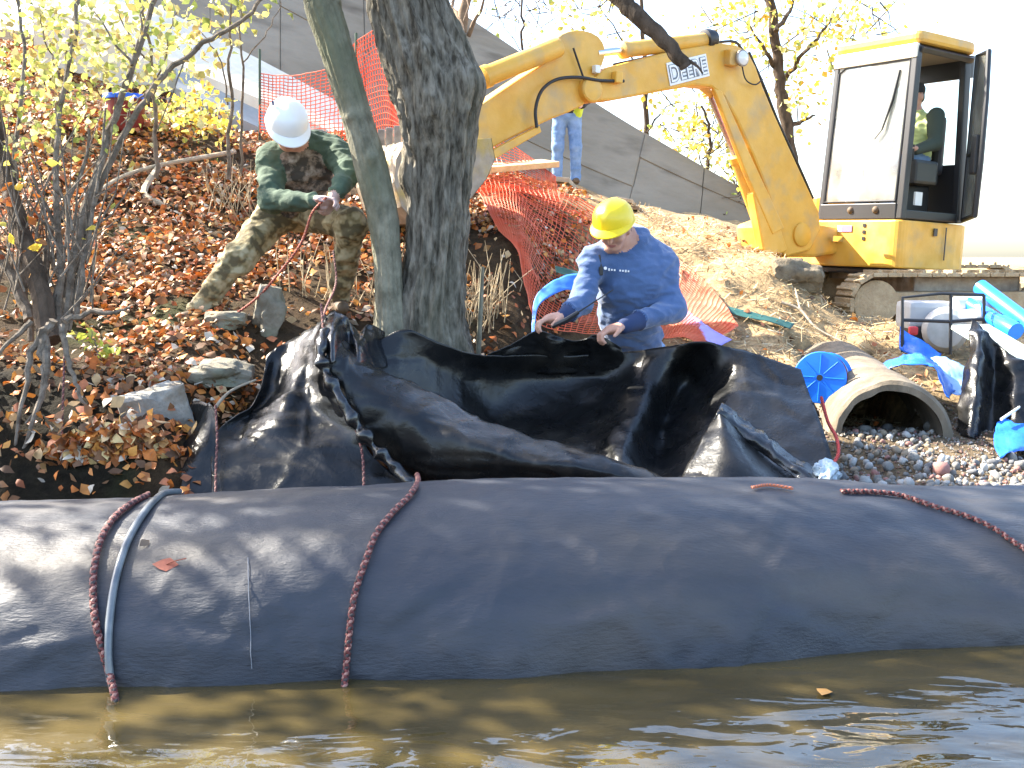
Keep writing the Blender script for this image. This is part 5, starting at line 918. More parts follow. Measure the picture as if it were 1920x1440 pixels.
nk = Vector(neck0); ax_ = (Vector(hc) - nk).normalized(); mb = MB(); a_ = ax_.orthogonal().normalized(); b_2 = ax_.cross(a_); mb.tube([nk - ax_ * 0.005 + (a_ * math.cos(t * math.pi / 14) + b_2 * math.sin(t * math.pi / 14)) * 0.080 for t in range(29)], 0.014, 8); mb.build('collar', m_blue, wk, True)
# chest lettering, radio clip and sleeve mark
def on_body(px, py, D): return P(px, py, D)
mb = MB()
for k in range(8):
    if k in (3,): continue
    mb.box(P(1142 + 5.2 * k, 505.5 + 0.45 * k, 5.955 + 0.0015 * k), (0.009, 0.006, 0.010 + 0.004 * ((k * 7) % 3 == 0)))
mb.build('chest_print', M_dec, wk); mb = MB(); mb.box(P(1127, 508, 5.945), (0.022, 0.02, 0.05), None, 0.005); mb.tube([P(1127, 500, 5.95), P(1124, 478, 5.97)], 0.006, 6); mb.build('clip_mic', M_blk, wk)
mb = MB(); mb.lathe(P(1135, 503, 5.94), (-0.1, -1, 0.1), [(0, 0.010), (0.004, 0.008)], 10); mb.build('badge', M_dec, wk)
rd = MB(); rd.tube([P(1036, 612, 5.70), P(1062, 600, 5.66), P(1085, 585, 5.66)], [0.013, 0.015, 0.011], 8); rd.tube([P(1085, 585, 5.66), P(1150, 543, 5.72)], [0.005, 0.003], 6); o = rd.build('long_tool', M_blk, None, True); set_tags(o, 'thin black rod held across the chest of the man in blue', 'tool')

# --- man in camouflage and white hard hat, lunging on the slope
b = Body(); cm = thing('person', 'man in camouflage vest and white hard hat crouching on the leafy slope', 'person', V(500, 590, 6.4))
hc = V(538, 240, 6.05); L2 = head(b, hc, (0.30, -0.62, -0.70), (0.18, -0.60, 0.76)); neck0 = V(560, 268, 6.25); shR, shL = V(508, 300, 6.25), V(626, 282, 6.30); chest = V(565, 322, 6.30); pel = V(545, 392, 6.52)
b.cap(hc + np.array((0.01, 0.03, -0.04)), neck0, 0.056, 0.06, SKIN, 0.03); A = frame((0.1, -0.85, -0.5), (0.02, -0.55, 0.83))
b.ell(chest, (0.19, 0.13, 0.17), A, VEST, 0.05); b.ell(V(555, 362, 6.42), (0.17, 0.13, 0.13), A, VEST, 0.05); b.cap(shR, neck0, 0.074, 0.07, TOP, 0.05); b.cap(shL, neck0, 0.074, 0.075, TOP, 0.05); b.ell(V(590, 262, 6.35), (0.10, 0.07, 0.06), A, DARK, 0.04)
elR, wrR = V(508, 376, 6.05), V(588, 378, 5.86); elL, wrL = V(655, 325, 6.10), V(634, 356, 5.92)
b.chain([shR, elR], [0.082, 0.062], TOP, 0.04); b.chain([elR, wrR], [0.060, 0.043], TOP, 0.03); b.chain([shL, elL, wrL], [0.082, 0.062, 0.044], TOP, 0.04)
hand(b, wrR, (0.9, -0.15, 0.05), (0.05, -0.4, -0.9), -1, 1.15, GLOVE); hand(b, wrL, (-0.35, -0.25, -0.85), (-0.8, 0.1, 0.1), 1, 1.05, GLOVE, sc=1.05)
b.ell(pel, (0.165, 0.125, 0.13), frame((0, -1, -0.2), (0, -0.3, 1)), PANT, 0.05)
hpR, hpL = pel + np.array((-0.09, -0.02, -0.03)), pel + np.array((0.10, -0.02, -0.02)); anR = V(374, 580, 6.12); knR = V(448, 484, 6.18); b.chain([hpR, knR, anR], [0.105, 0.078, 0.058], PANT, 0.05); boot(b, anR + np.array((0, 0, 0.02)), anR + np.array((-0.35, -1, 0)))
anL = V(636, 556, 6.45); knL = V(660, 420, 6.10); b.chain([hpL, knL, anL], [0.105, 0.076, 0.056], PANT, 0.05); boot(b, anL, anL + np.array((0.3, -1, 0)))
b.build('body', 0.0075, mats_for(m_green, m_camo, m_camo2, m_black), cm, {TOP: (0.010, 10), PANT: (0.013, 8), VEST: (0.012, 9)})
hard_hat(lambda x, y, z: L2(x, y, z - 0.012), mat('white_hat_shell', (0.80, 0.80, 0.79), rough=0.3, spec=0.5), cm); 
mb = MB(); q = Vector(L2(0.080, -0.02, 0.155)); mb.box(q, (0.012, 0.02, 0.026), None, 0.004); mb.build('hat_sticker', mat('navy_sticker', (0.03, 0.04, 0.12), rough=0.4), cm)
rope('thin_rope', 'thin orange red rope running from the crouching man to his outstretched foot', [P(612, 370, 5.78), P(585, 400, 5.80), P(565, 455, 5.85), P(525, 510, 5.9), P(480, 560, 5.92), P(430, 595, 5.92), P(390, 610, 5.95), P(350, 612, 6.0)], 0.007, mats=[mat('orange_red_cord', (0.42, 0.10, 0.05), rough=0.7), M_red], pitch=0.035)
rope('thin_rope', 'dark red rope dropping from the liner peak behind the weeds', [P(625, 470, 6.05), P(630, 530, 5.9), P(612, 575, 5.5), P(604, 600, 5.2)], 0.006, pitch=0.03)

# --- person in jeans behind the boom
b = Body(); g0 = GT(1062, 347, 0, 12, 18); jx, jy, jz = g0; jn = thing('person', 'person in faded blue jeans standing behind the digger boom', 'person', g0)
def J(x, y, z): return np.array((jx + x, jy + y, jz + z))
head(b, J(0, -0.02, 1.62), (0, -1, -0.1), (0, 0, 1)); b.cap(J(0, 0, 1.54), J(0, 0.02, 1.42), 0.055, 0.065, SKIN); Aj = frame((0, -1, 0), (0, 0, 1))
b.ell(J(0, 0.02, 1.27), (0.19, 0.125, 0.20), Aj, VEST, 0.05); b.ell(J(0, 0.02, 1.03), (0.185, 0.13, 0.17), Aj, DARK, 0.03); b.ell(J(0, 0.02, 0.88), (0.17, 0.115, 0.09), Aj, PANT, 0.03)
for s in (-1, 1):
    b.chain([J(s * 0.19, 0.02, 1.40), J(s * 0.27, 0.03, 1.12), J(s * 0.20, -0.15, 1.02)], [0.075, 0.056, 0.044], DARK, 0.04); b.ell(J(s * 0.15, -0.03, 1.02), (0.07, 0.115, 0.15), Aj, VEST, 0.02); hand(b, J(s * 0.19, -0.16, 1.02), (-s * 0.8, -0.4, -0.1), (0, 0.3, -0.9), s, 0.8)
    b.chain([J(s * 0.095, 0.02, 0.90), J(s * 0.12, -0.02, 0.50), J(s * 0.125, 0.02, 0.10)], [0.102, 0.078, 0.068], PANT, 0.03); boot(b, J(s * 0.125, 0.02, 0.11), J(s * 0.2, -1, 0))
b.build('body', 0.011, mats_for(m_black, m_denim, m_hv, m_black), jn, {PANT: (0.005, 7)})

# --- operator seated in the cab
b = Body(); op = thing('person', 'machine operator in a hi-vis vest seated inside the digger cab', 'person', EC(-0.55, -0.42, 0.46))
def O(f, l_, z): return np.array(EC(f, l_, z))
ff, uu = np.array(RC @ Vector((1, 0, 0))), np.array(RC @ Vector((0, 0, 1)))
Lo = head(b, O(-0.60, -0.42, 1.17), ff - uu * 0.15, uu); b.cap(O(-0.62, -0.42, 1.10), O(-0.65, -0.42, 1.0), 0.055, 0.065, SKIN); Ao = frame(ff, uu); b.ell(O(-0.65, -0.42, 0.86), (0.20, 0.13, 0.19), Ao, VEST, 0.05); b.ell(O(-0.64, -0.42, 0.64), (0.18, 0.14, 0.15), Ao, VEST, 0.05)
for s, l0 in ((1, -0.20), (-1, -0.64)):
    b.chain([O(-0.65, l0, 0.98), O(-0.60, l0 + s * 0.05, 0.72), O(-0.34, l0 + s * 0.04, 0.64)], [0.078, 0.062, 0.046], DARK, 0.04); hand(b, O(-0.34, l0 + s * 0.04, 0.65), ff, -uu, -s, 1.1)
    b.chain([O(-0.62, -0.42 + s * 0.10, 0.54), O(-0.20, -0.42 + s * 0.14, 0.55), O(-0.14, -0.42 + s * 0.14, 0.14)], [0.098, 0.078, 0.06], PANT, 0.04); boot(b, O(-0.14, -0.42 + s * 0.14, 0.15), O(0.5, -0.42 + s * 0.14, 0.1))
b.build('body', 0.010, mats_for(m_black, m_denim, mat('pale_hi_vis', (0.60, 0.66, 0.25), (0.45, 0.50, 0.20), rough=0.7, scale=7), mat('dark_green_sleeve', (0.05, 0.065, 0.05), rough=0.9)), op, {VEST: (0.01, 9)})
mb = MB(); n2 = 24; vs = [Vector(Lo(math.cos(2 * math.pi * i / n2) * r, math.sin(2 * math.pi * i / n2) * r * 1.2 - 0.01, z)) for (r, z) in ((0.088, 0.03), (0.09, 0.07), (0.075, 0.115), (0.03, 0.135)) for i in range(n2)]
mb.add(vs, [[j * n2 + i, j * n2 + (i + 1) % n2, (j + 1) * n2 + (i + 1) % n2, (j + 1) * n2 + i] for j in range(3) for i in range(n2)] + [[3 * n2 + i for i in range(n2)]]); mb.add([Vector(Lo(x, y, 0.045)) for x, y in ((-0.06, 0.09), (0.06, 0.09), (0.05, 0.16), (-0.05, 0.16))] + [Vector(Lo(x, y, 0.039)) for x, y in ((-0.06, 0.09), (0.06, 0.09), (0.05, 0.16), (-0.05, 0.16))], [[0, 1, 2, 3], [7, 6, 5, 4], [0, 4, 5, 1], [1, 5, 6, 2], [2, 6, 7, 3], [3, 7, 4, 0]])
mb.build('cap', m_black, op, True)
# ------------------------------------------------------------------ orange safety netting
M_net = mat('orange_netting', (0.82, 0.17, 0.075), (0.78, 0.24, 0.13), rough=0.5, scale=3, translucent=0.35)
def net(name, ctrl, parent, pitch=0.034, th=0.007, m=None, drape=None, su=10, sv=8):
    """woven mesh fence: every strand is geometry (open cells)"""
    g = patch(ctrl, su, sv); R, C = g.shape[:2]; lu = np.linalg.norm(np.diff(g, axis=1), axis=2).sum(1).mean(); lv = np.linalg.norm(np.diff(g, axis=0), axis=2).sum(0).mean(); nu, nv = int(lu / pitch) + 2, int(lv / pitch) + 2
    U = np.linspace(0, C - 1.001, nu); W = np.linspace(0, R - 1.001, nv); iu = U.astype(int); fu = (U - iu)[None, :, None]; iw = W.astype(int); fw = (W - iw)[:, None, None]
    a = g[iw][:, iu] * (1 - fu) + g[iw][:, iu + 1] * fu; b_ = g[iw + 1][:, iu] * (1 - fu) + g[iw + 1][:, iu + 1] * fu; q = a * (1 - fw) + b_ * fw
    q = q + 0.012 * np.stack([fbm(q * 6 + k * 9, 2) for k in range(3)], -1)
    if drape is not None: q[..., 2] = np.maximum(q[..., 2], terr(q[..., 0], q[..., 1]) + drape)
    me = bpy.data.meshes.new(name); me.from_pydata(q.reshape(-1, 3).tolist(), [], grid_faces(nv, nu).tolist()); t = bpy.data.objects.new('tmp', me); COL.objects.link(t)
    w = t.modifiers.new('w', 'WIREFRAME'); w.thickness = th; w.use_even_offset = False; w.use_boundary = True; bpy.context.view_layer.update(); em = eval_mesh(t); bpy.data.objects.remove(t)
    v = np.array([tuple(x.co) for x in em.vertices]); f = [list(p.vertices) for p in em.polygons]; return link_mesh(name, v, f, m or M_net, parent, False)
nf = thing('safety_net', 'orange plastic safety netting sagging down the bank behind the man in blue', 'safety netting', GT(1000, 560))
rows = [[(888, 355), (950, 352), (1010, 362), (1070, 385), (1140, 425), (1230, 480), (1300, 520), (1350, 580), (1385, 632)], [(900, 380), (955, 385), (1000, 410), (1050, 450), (1130, 510), (1220, 540), (1280, 570), (1330, 610), (1370, 640)],
        [(915, 415), (965, 440), (985, 480), (1030, 540), (1110, 585), (1200, 600), (1260, 620), (1300, 640), (1345, 650)], [(935, 450), (968, 490), (985, 560), (1010, 630), (1090, 640), (1180, 650), (1240, 655), (1280, 660), (1320, 665)]]
net('netting', [[GT(x, y, 0.07 + 0.03 * math.sin(x * 0.05 + y * 0.03)) for x, y in r] for r in rows], nf, 0.046, 0.0078, drape=0.02)
net('raised_netting', [[P(886, 268, 9.2), P(930, 262, 9.3), P(985, 288, 9.4), P(1040, 330, 9.3)], [P(890, 310, 9.0), P(940, 315, 9.0), P(990, 330, 9.1), P(1045, 355, 9.0)], [P(892, 360, 8.6), P(945, 358, 8.6), P(1000, 366, 8.7), P(1050, 380, 8.7)]], nf, 0.046, 0.0078)
nf2 = thing('safety_fence', 'orange safety fence strung between stakes behind the leaning trunk', 'safety fence', GT(487, 262, 0, 8, 12))
net('netting', [[P(487, 138, 10.6), P(560, 142, 10.4), P(640, 118, 10.2), P(668, 78, 10.0), P(712, 58, 9.8), P(748, 120, 9.6)], [P(487, 190, 10.6), P(560, 205, 10.35), P(640, 190, 10.1), P(680, 165, 9.9), P(722, 150, 9.7), P(752, 190, 9.5)], [P(487, 248, 10.5), P(560, 268, 10.2), P(640, 270, 10.0), P(690, 262, 9.8), P(732, 255, 9.6), P(760, 262, 9.4)]], nf2, 0.042, 0.0125)
for (x, y0, y1, D) in ((487, 92, 262, 10.6), (668, 62, 280, 10.0), (735, 60, 275, 9.7)):
    mb = MB(); mb.tube([P(x, y1, D), P(x, y0, D)], 0.013, 8); mb.build('stake', mat('green_stake', (0.05, 0.09, 0.06), rough=0.6), nf2, True)
# ------------------------------------------------------------------ straps, tarps, boards near the man in blue
def strip(name, label, cat, rows, m, wr=0.008, thick=0.004, lift=None, ws=7):
    o = sheet(name, rows, m, None, 10, 8, thick=thick, wr=wr, wscale=ws); return set_tags(o, label, cat)
M_bstrap = mat('blue_webbing', (0.03, 0.16, 0.62), (0.05, 0.22, 0.70), rough=0.5, scale=6); M_pstrap = mat('violet_webbing', (0.26, 0.22, 0.66), (0.33, 0.30, 0.72), rough=0.5, scale=6); M_btarp = mat('blue_tarp', (0.015, 0.12, 0.60), (0.03, 0.20, 0.78), rough=0.35, scale=5, bump=0.2, bscale=40, spec=0.5); M_gstrap = mat('dark_green_strap', (0.02, 0.10, 0.09), rough=0.6)
strip('layflat_hose', 'flat blue hose arching from the netting down beside the man in blue', 'hose', PP([[(1098, 512, 6.75), (1060, 516, 6.7), (1025, 535, 6.6), (1003, 560, 6.5), (998, 600, 6.4), (997, 640, 6.3)], [(1098, 545, 6.65), (1060, 545, 6.6), (1030, 558, 6.5), (1010, 575, 6.45), (1004, 605, 6.38), (1003, 640, 6.3)]]), M_bstrap)
strip('strap', 'violet blue flat strap trailing over the netting right of the man in blue', 'strap', [[GT(1258, 578, 0.08), GT(1290, 605, 0.08), GT(1330, 632, 0.07), GT(1372, 655, 0.06)], [GT(1245, 598, 0.08), GT(1275, 625, 0.08), GT(1312, 650, 0.07), GT(1345, 668, 0.06)]], M_pstrap)
strip('strap', 'dark green strap on the netting left of the man in blue', 'strap', PP([[(1040, 498, 7.0), (1070, 505, 6.95), (1100, 515, 6.9)], [(1042, 510, 6.98), (1070, 520, 6.93), (1100, 532, 6.88)]]), M_gstrap, 0.003)
strip('strap', 'long dark green strap lying on the dirt right of the netting', 'strap', [[GT(1340, 582, 0.05), GT(1390, 596, 0.05), GT(1440, 606, 0.05), GT(1490, 618, 0.04)], [GT(1345, 592, 0.05), GT(1390, 606, 0.05), GT(1438, 617, 0.05), GT(1482, 628, 0.04)]], M_gstrap, 0.003)
def board(name, label, cat, a, b_, w, t, m, roll=0.0):
    a, b_ = Vector(a), Vector(b_); x = (b_ - a).normalized(); y = Vector((0, 0, 1)).cross(x).normalized(); z = x.cross(y); mb = MB(); mb.box((a + b_) / 2, ((b_ - a).length, w, t), Matrix((x, y, z)).transposed() @ Matrix.Rotation(roll, 3, 'X'), 0.006); o = mb.build(name, m, None); return set_tags(o, label, cat)
M_wood = mat('fresh_lumber', (0.50, 0.36, 0.19), (0.62, 0.48, 0.29), rough=0.75, scale=5, stretch=(0.5, 6, 6), bump=0.2)
board('plank', 'sunlit yellow plank lying on the bank edge right of the thick trunk', 'plank', P(885, 318, 8.9), P(1032, 306, 9.4), 0.25, 0.05, M_wood, 0.15); board('plank', 'rough bleached plank at the feet of the person in jeans', 'plank', GT(1048, 352, 0.10), GT(1150, 350, 0.12), 0.25, 0.06, m_pale, 0.1); board('plank', 'short splintered board on the dirt above the yellow hard hat', 'plank', GT(1170, 388, 0.08), GT(1235, 366, 0.16), 0.20, 0.04, m_pale, 0.2)
board('plank', 'thin dark edged board lying behind the yellow hard hat', 'plank', GT(1180, 400, 0.05), GT(1262, 392, 0.08), 0.18, 0.04, M_twig)
# red bucket with blue rim on the hillside
q = GT(238, 248, 0, 7, 12); bu = thing('bucket', 'dark red bucket with a bright blue rim on the leafy hillside', 'bucket', q)
mb = MB(); h_ = 0.30; mb.lathe(q, (0, 0, 1), [(0, 0.13), (0.01, 0.135), (h_, 0.165), (h_, 0.155), (0.03, 0.125)], 28); mb.build('pail', mat('dark_red_plastic', (0.22, 0.018, 0.02), (0.16, 0.012, 0.015), rough=0.5, scale=4), bu, True); mb = MB(); mb.lathe(q + Vector((0, 0, h_ - 0.035)), (0, 0, 1), [(0, 0.168), (0.0, 0.185), (0.03, 0.188), (0.042, 0.18), (0.042, 0.15)], 28); mb.build('rim', mat('bright_blue_plastic', (0.01, 0.12, 0.80), rough=0.35), bu, True)
mb = MB(); mb.tube([q + Vector((-0.17, 0, h_ - 0.05)), q + Vector((-0.12, -0.17, 0.12)), q + Vector((0.12, -0.17, 0.12)), q + Vector((0.17, 0, h_ - 0.05))], 0.004, 6); mb.build('handle', M_steel, bu, True)
# ------------------------------------------------------------------ blue rope reel
M_reel = mat('blue_reel', (0.008, 0.16, 0.74), (0.012, 0.20, 0.82), rough=0.38, scale=5)
rl = thing('rope_reel', 'bright blue plastic rope reel lying beside the culvert pipe', 'reel', P(1550, 760, 6.35)); rc_ = P(1538, 708, 6.3); ra = Vector((-0.42, -0.88, 0.10)).normalized()
mb = MB(); mb.lathe(rc_ - ra * 0.0, ra, [(0, 0.02), (0, 0.150), (0.012, 0.155), (0.018, 0.150), (0.020, 0.02)], 36); fl_ = mb.build('flange', M_reel, rl, True)
mb = MB(); mb.lathe(rc_ - ra * 0.26, ra, [(0, 0.02), (0, 0.150), (0.012, 0.155), (0.018, 0.150), (0.020, 0.02)], 36); mb.build('flange', M_reel, rl, True)
for k in range(8):
    a = ra.orthogonal().normalized(); bb = ra.cross(a); t = k * math.pi / 4; e = a * math.cos(t) + bb * math.sin(t); mb = MB(); mb.tube([rc_ + ra * 0.020 + e * 0.03, rc_ + ra * 0.020 + e * 0.14], 0.004, 6); mb.build('rib', M_reel, fl_, True)
mb = MB(); mb.lathe(rc_ + ra * 0.012, ra, [(0, 0.018), (0.012, 0.018), (0.012, 0.0)], 16, closed=False); mb.build('hub_hole', M_blk, fl_)
mb = MB(); mb.tube([rc_ - ra * 0.24 + (ra.orthogonal().normalized() * math.cos(t * 0.35) + ra.cross(ra.orthogonal().normalized()) * math.sin(t * 0.35)) * 0.128 + ra * (0.22 * t / 330) for t in range(331)], 0.008, 6); mb.build('wound_rope', mat('blue_white_rope', (0.20, 0.40, 0.72), (0.45, 0.55, 0.70), rough=0.7, scale=30), rl, True)
a_ = ra.orthogonal().normalized(); b2_ = ra.cross(a_)
mb = MB(); mb.tube([rc_ - ra * 0.07 + (a_ * math.cos(t / 40 * 2 * math.pi) + b2_ * math.sin(t / 40 * 2 * math.pi)) * 0.140 for t in range(41)], 0.011, 6); mb.build('red_rope_turn', M_red, rl, True)
# ------------------------------------------------------------------ culvert pipe, a fan of stones in front
M_pipe = mat('stained_concrete_pipe', (0.12, 0.092, 0.062), (0.25, 0.20, 0.14), rough=0.9, scale=7, bump=0.4, bscale=40, stretch=(1, 1, 0.4), dirt=((0.12, 0.10, 0.07), 4, 0.5, 0.75))
cu = thing('culvert_pipe', 'weathered concrete culvert pipe opening onto the stones at right', 'pipe', P(1665, 850, 6.0)); ce = P(1670, 830, 5.95); ca = Vector((0.10, 0.99, 0.05)).normalized()
mb = MB(); mb.lathe(ce, ca, [(0.0, 0.292)] + [(0.0, 0.328), (0.02, 0.348)] + [(0.15 * k_, 0.354) for k_ in range(1, 13)] + [(1.8, 0.292), (0.02, 0.292)], 72, closed=False)
mb.v = [tuple(np.array(v_) + (0.016 * fbm((np.array(v_) * 7)[None], 3)[0] + 0.03 * max(0, fbm((np.array(v_) * 2.3 + 5)[None], 2)[0])) * np.array((0.5, -0.6, -0.5))) for v_ in mb.v]; mb.build('pipe_barrel', M_pipe, cu, True); 
M_stone = [mat('stone_grey', (0.15, 0.145, 0.13), (0.26, 0.25, 0.23), rough=0.85, scale=12, bump=0.4), mat('stone_tan', (0.22, 0.165, 0.11), (0.32, 0.26, 0.19), rough=0.85, scale=12, bump=0.4), mat('stone_pale', (0.34, 0.33, 0.31), (0.46, 0.45, 0.42), rough=0.8, scale=12, bump=0.3), mat('stone_red', (0.26, 0.12, 0.10), (0.34, 0.18, 0.15), rough=0.85, scale=12, bump=0.3), mat('stone_dark', (0.11, 0.11, 0.115), (0.2, 0.2, 0.2), rough=0.8, scale=12, bump=0.4)]
STM = []
for k in range(14):
    bm = bmesh.new(); bmesh.ops.create_icosphere(bm, subdivisions=2, radius=1); ax = RNG.uniform(0.7, 1.25, 3)
    for v in bm.verts: q_ = np.array(v.co); s_ = 1 + 0.28 * float(fbm((q_ * 1.1 + k * 7)[None], 2)[0]); v.co = Vector(np.clip(q_ * s_, -0.82, 0.82) * ax * (1, 1, 0.75))
    me = bpy.data.meshes.new('stone'); bm.to_mesh(me); bm.free(); me.materials.append(M_stone[(0, 1, 2, 0, 1, 3, 0, 4, 2, 1, 0, 2, 3, 4)[k]]); me.polygons.foreach_set('use_smooth', np.ones(len(me.polygons), bool)); STM.append(me)
gb = thing('stone_fan', 'grey, tan and white stones spilling from the culvert mouth to the tube', 'stones', P(1680, 880, 5.4)); og = ORIG[gb.name]; rng = np.random.default_rng(77); placed = []
for t in range(2600):
    px = rng.uniform(1575, 1935); py = rng.uniform(806 if 1600 < px < 1745 else 862, 932)
    if len(placed) >= 290: break
    p = GT(px, py, 0, 4.7, 7); r = rng.choice([0.014, 0.018, 0.024, 0.03, 0.04], p=[0.3, 0.3, 0.22, 0.13, 0.05])
    if any((p.x - a[0]) ** 2 + (p.y - a[1]) ** 2 < ((r + a[2]) * 0.80) ** 2 for a in placed): continue
    placed.append((p.x, p.y, r)); o = bpy.data.objects.new('stone', STM[rng.integers(14)]); COL.objects.link(o); o.parent = gb; o.location = p + Vector((0, 0, r * 0.35)) - og; o.scale = (r, r, r); o.rotation_euler = rng.uniform(-3, 3, 3)
o = bpy.data.objects.new('stone', STM[5]); COL.objects.link(o); o.parent = gb; o.location = GT(1765, 893, 0.03, 4.7, 7) - og; o.scale = (0.062, 0.055, 0.05)
# fine gravel between them
rng = np.random.default_rng(78); N = 9000; gx_ = rng.uniform(1.3, 4.2, N); gy_ = rng.uniform(4.7, 6.6, N); pxx = 960 + FPX * gx_ / gy_; kk = (pxx > 1540) & (pxx < 2050); gx_, gy_ = gx_[kk], gy_[kk]; N = len(gx_); gz_ = terr(gx_, gy_); rr_ = rng.uniform(0.004, 0.012, N)
oc = np.array([(1, 0, 0), (-1, 0, 0), (0, 1, 0), (0, -1, 0), (0, 0, 1), (0, 0, -1)]) ; of = np.array([[0, 2, 4], [2, 1, 4], [1, 3, 4], [3, 0, 4], [2, 0, 5], [1, 2, 5], [3, 1, 5], [0, 3, 5]])
vv = (np.stack([gx_, gy_, gz_ + rr_ * 0.3], 1)[:, None, :] + oc[None] * rr_[:, None, None] * rng.uniform(0.6, 1.3, (N, 6, 1))).reshape(-1, 3); ff_ = (np.arange(N)[:, None, None] * 6 + of[None]).reshape(-1, 3); cc_ = np.repeat(pick_cols(N, [(0.17, 0.155, 0.13), (0.24, 0.18, 0.12), (0.36, 0.33, 0.29), (0.12, 0.095, 0.07), (0.20, 0.11, 0.08)], rng), 6, 0)
o = link_mesh('fine_gravel', vv, ff_, M_litter, gb, False, colors=cc_); o['kind'] = 'stuff'
# ------------------------------------------------------------------ blue layflat, pump, tarp and boards at the right edge
strip('blue_tarp', 'dark blue tarp draped over the top of the culvert pipe', 'tarp', PP([[(1612, 700, 6.9), (1650, 685, 6.85), (1690, 665, 6.75), (1730, 665, 6.7), (1765, 690, 6.6), (1790, 730, 6.45)], [(1612, 708, 6.55), (1655, 700, 6.5), (1692, 682, 6.42), (1728, 682, 6.4), (1758, 705, 6.35), (1782, 748, 6.3)]]), M_btarp, 0.02, ws=8)
strip('blue_tarp', 'upright blue flap of tarp left of the pump', 'tarp', PP([[(1688, 612, 7.35), (1700, 622, 7.3), (1730, 640, 7.2), (1765, 662, 7.1)], [(1686, 655, 7.25), (1700, 662, 7.2), (1728, 672, 7.1), (1760, 690, 7.0)]]), M_btarp, 0.015)
strip('blue_tarp', 'sunlit pale blue tarp fold right of the culvert pipe', 'tarp', PP([[(1745, 668, 6.95), (1775, 670, 6.9), (1812, 688, 6.8)], [(1760, 690, 6.7), (1785, 700, 6.65), (1815, 715, 6.6)], [(1782, 735, 6.4), (1798, 742, 6.35), (1812, 735, 6.35)]]), mat('light_blue_tarp', (0.20, 0.42, 0.78), (0.35, 0.55, 0.85), rough=0.4, scale=6), 0.015)
pu = thing('water_pump', 'grey water pump in a black tube frame at the right edge', 'pump', P(1770, 660, 7.5)); D = 7.5
M_cast = mat('cast_grey', (0.36, 0.37, 0.37), (0.50, 0.51, 0.51), rough=0.45, scale=8, metal=0.3)
def cyl2(name, a, ax, prof, m, par, seg=28): mb = MB(); mb.lathe(a, ax, prof, seg); return mb.build(name, m, par, True)
cyl2('pump_housing', P(1772, 618, 7.45), (-0.35, -0.93, 0), [(-0.14, 0.10), (-0.10, 0.155), (0.04, 0.155), (0.09, 0.12), (0.10, 0.05)], M_cast, pu); cyl2('outlet_flange', P(1800, 600, 7.4), (0.9, -0.3, 0.1), [(0, 0.07), (0.10, 0.07), (0.10, 0.10), (0.13, 0.10)], mat('pale_cast', (0.60, 0.60, 0.58), rough=0.4), pu); cyl2('inlet_pipe', P(1790, 572, 7.5), (0.85, 0.1, 0.0), [(0, 0.06), (0.25, 0.06)], MATS['pale_cast'], pu)
mb = MB(); mb.box(P(1735, 590, 7.7), (0.34, 0.30, 0.20), None, 0.04); mb.build('engine_cover', mat('white_cowl', (0.42, 0.43, 0.44), rough=0.4), pu); mb = MB(); mb.box(P(1735, 628, 7.65), (0.30, 0.26, 0.14), None, 0.03); mb.build('engine_block', M_blk, pu); mb = MB(); mb.box(P(1712, 620, 7.4), (0.06, 0.05, 0.06), None, 0.015); mb.build('fuel_cap', mat('red_cap', (0.6, 0.04, 0.05), rough=0.4), pu)
for (pp_,) in (([(1692, 660), (1692, 558), (1765, 550), (1845, 553)],), ([(1782, 665), (1783, 552)],), ([(1845, 660), (1845, 553)],), ([(1692, 600), (1782, 603), (1845, 598)],)):
    mb = MB(); mb.tube([P(x, y, 7.25) for x, y in pp_], 0.012, 8); mb.build('frame_tube', M_blk, pu, True); mb = MB(); mb.tube([P(x, y, 7.85) for x, y in pp_], 0.012, 8); mb.build('frame_tube', M_blk, pu, True)
def pipe(label, a, b_, r, m, cat='pipe', name='blue_pipe', bell=True):
    mb = MB(); a, b_ = Vector(a), Vector(b_); d = (b_ - a).normalized(); L_ = (b_ - a).length; mb.lathe(a, d, [(0, r * 0.85), (0, r), (L_ - 0.18, r), (L_ - 0.16, r * 1.18), (L_, r * 1.18), (L_, r * 0.9)] if bell else [(0, r), (L_, r)], 22); o = mb.build(name, m, None, True); return set_tags(o, label, cat)
M_bp = mat('blue_pvc', (0.02, 0.25, 0.85), (0.03, 0.30, 0.9), rough=0.3, scale=4)
pipe('upper blue plastic pipe slanting down at the right edge above the pump', P(1838, 538, 7.6), P(1960, 630, 7.0), 0.055, M_bp); pipe('lower blue plastic pipe beside the pump outlet', P(1815, 570, 7.5), P(1905, 622, 7.0), 0.05, M_bp)
board('green_board', 'pale green board slanting down beyond the black tarp', 'board', P(1818, 612, 6.9), P(1965, 700, 6.3), 0.30, 0.03, mat('pale_green_paint', (0.50, 0.62, 0.50), (0.62, 0.70, 0.60), rough=0.5, scale=5))
bt = thing('black_tarp', 'wrinkled black tarp hanging over the boards at the right edge', 'tarp', P(1850, 830, 5.9))
sheet('tarp_front', PP([[(1822, 598, 6.55), (1840, 610, 6.5), (1865, 640, 6.4), (1900, 665, 6.3), (1960, 700, 6.2)], [(1812, 670, 6.35), (1838, 680, 6.2), (1862, 700, 6.35), (1905, 720, 6.15), (1960, 740, 6.1)], [(1800, 745, 6.2), (1830, 755, 6.05), (1858, 770, 6.2), (1905, 780, 6.0), (1960, 790, 6.0)], [(1790, 815, 6.1), (1820, 822, 5.92), (1850, 838, 6.0), (1905, 842, 5.85), (1960, 845, 5.8)]]), M_liner, bt, 12, 14, thick=0.005, wr=0.022, wscale=4)
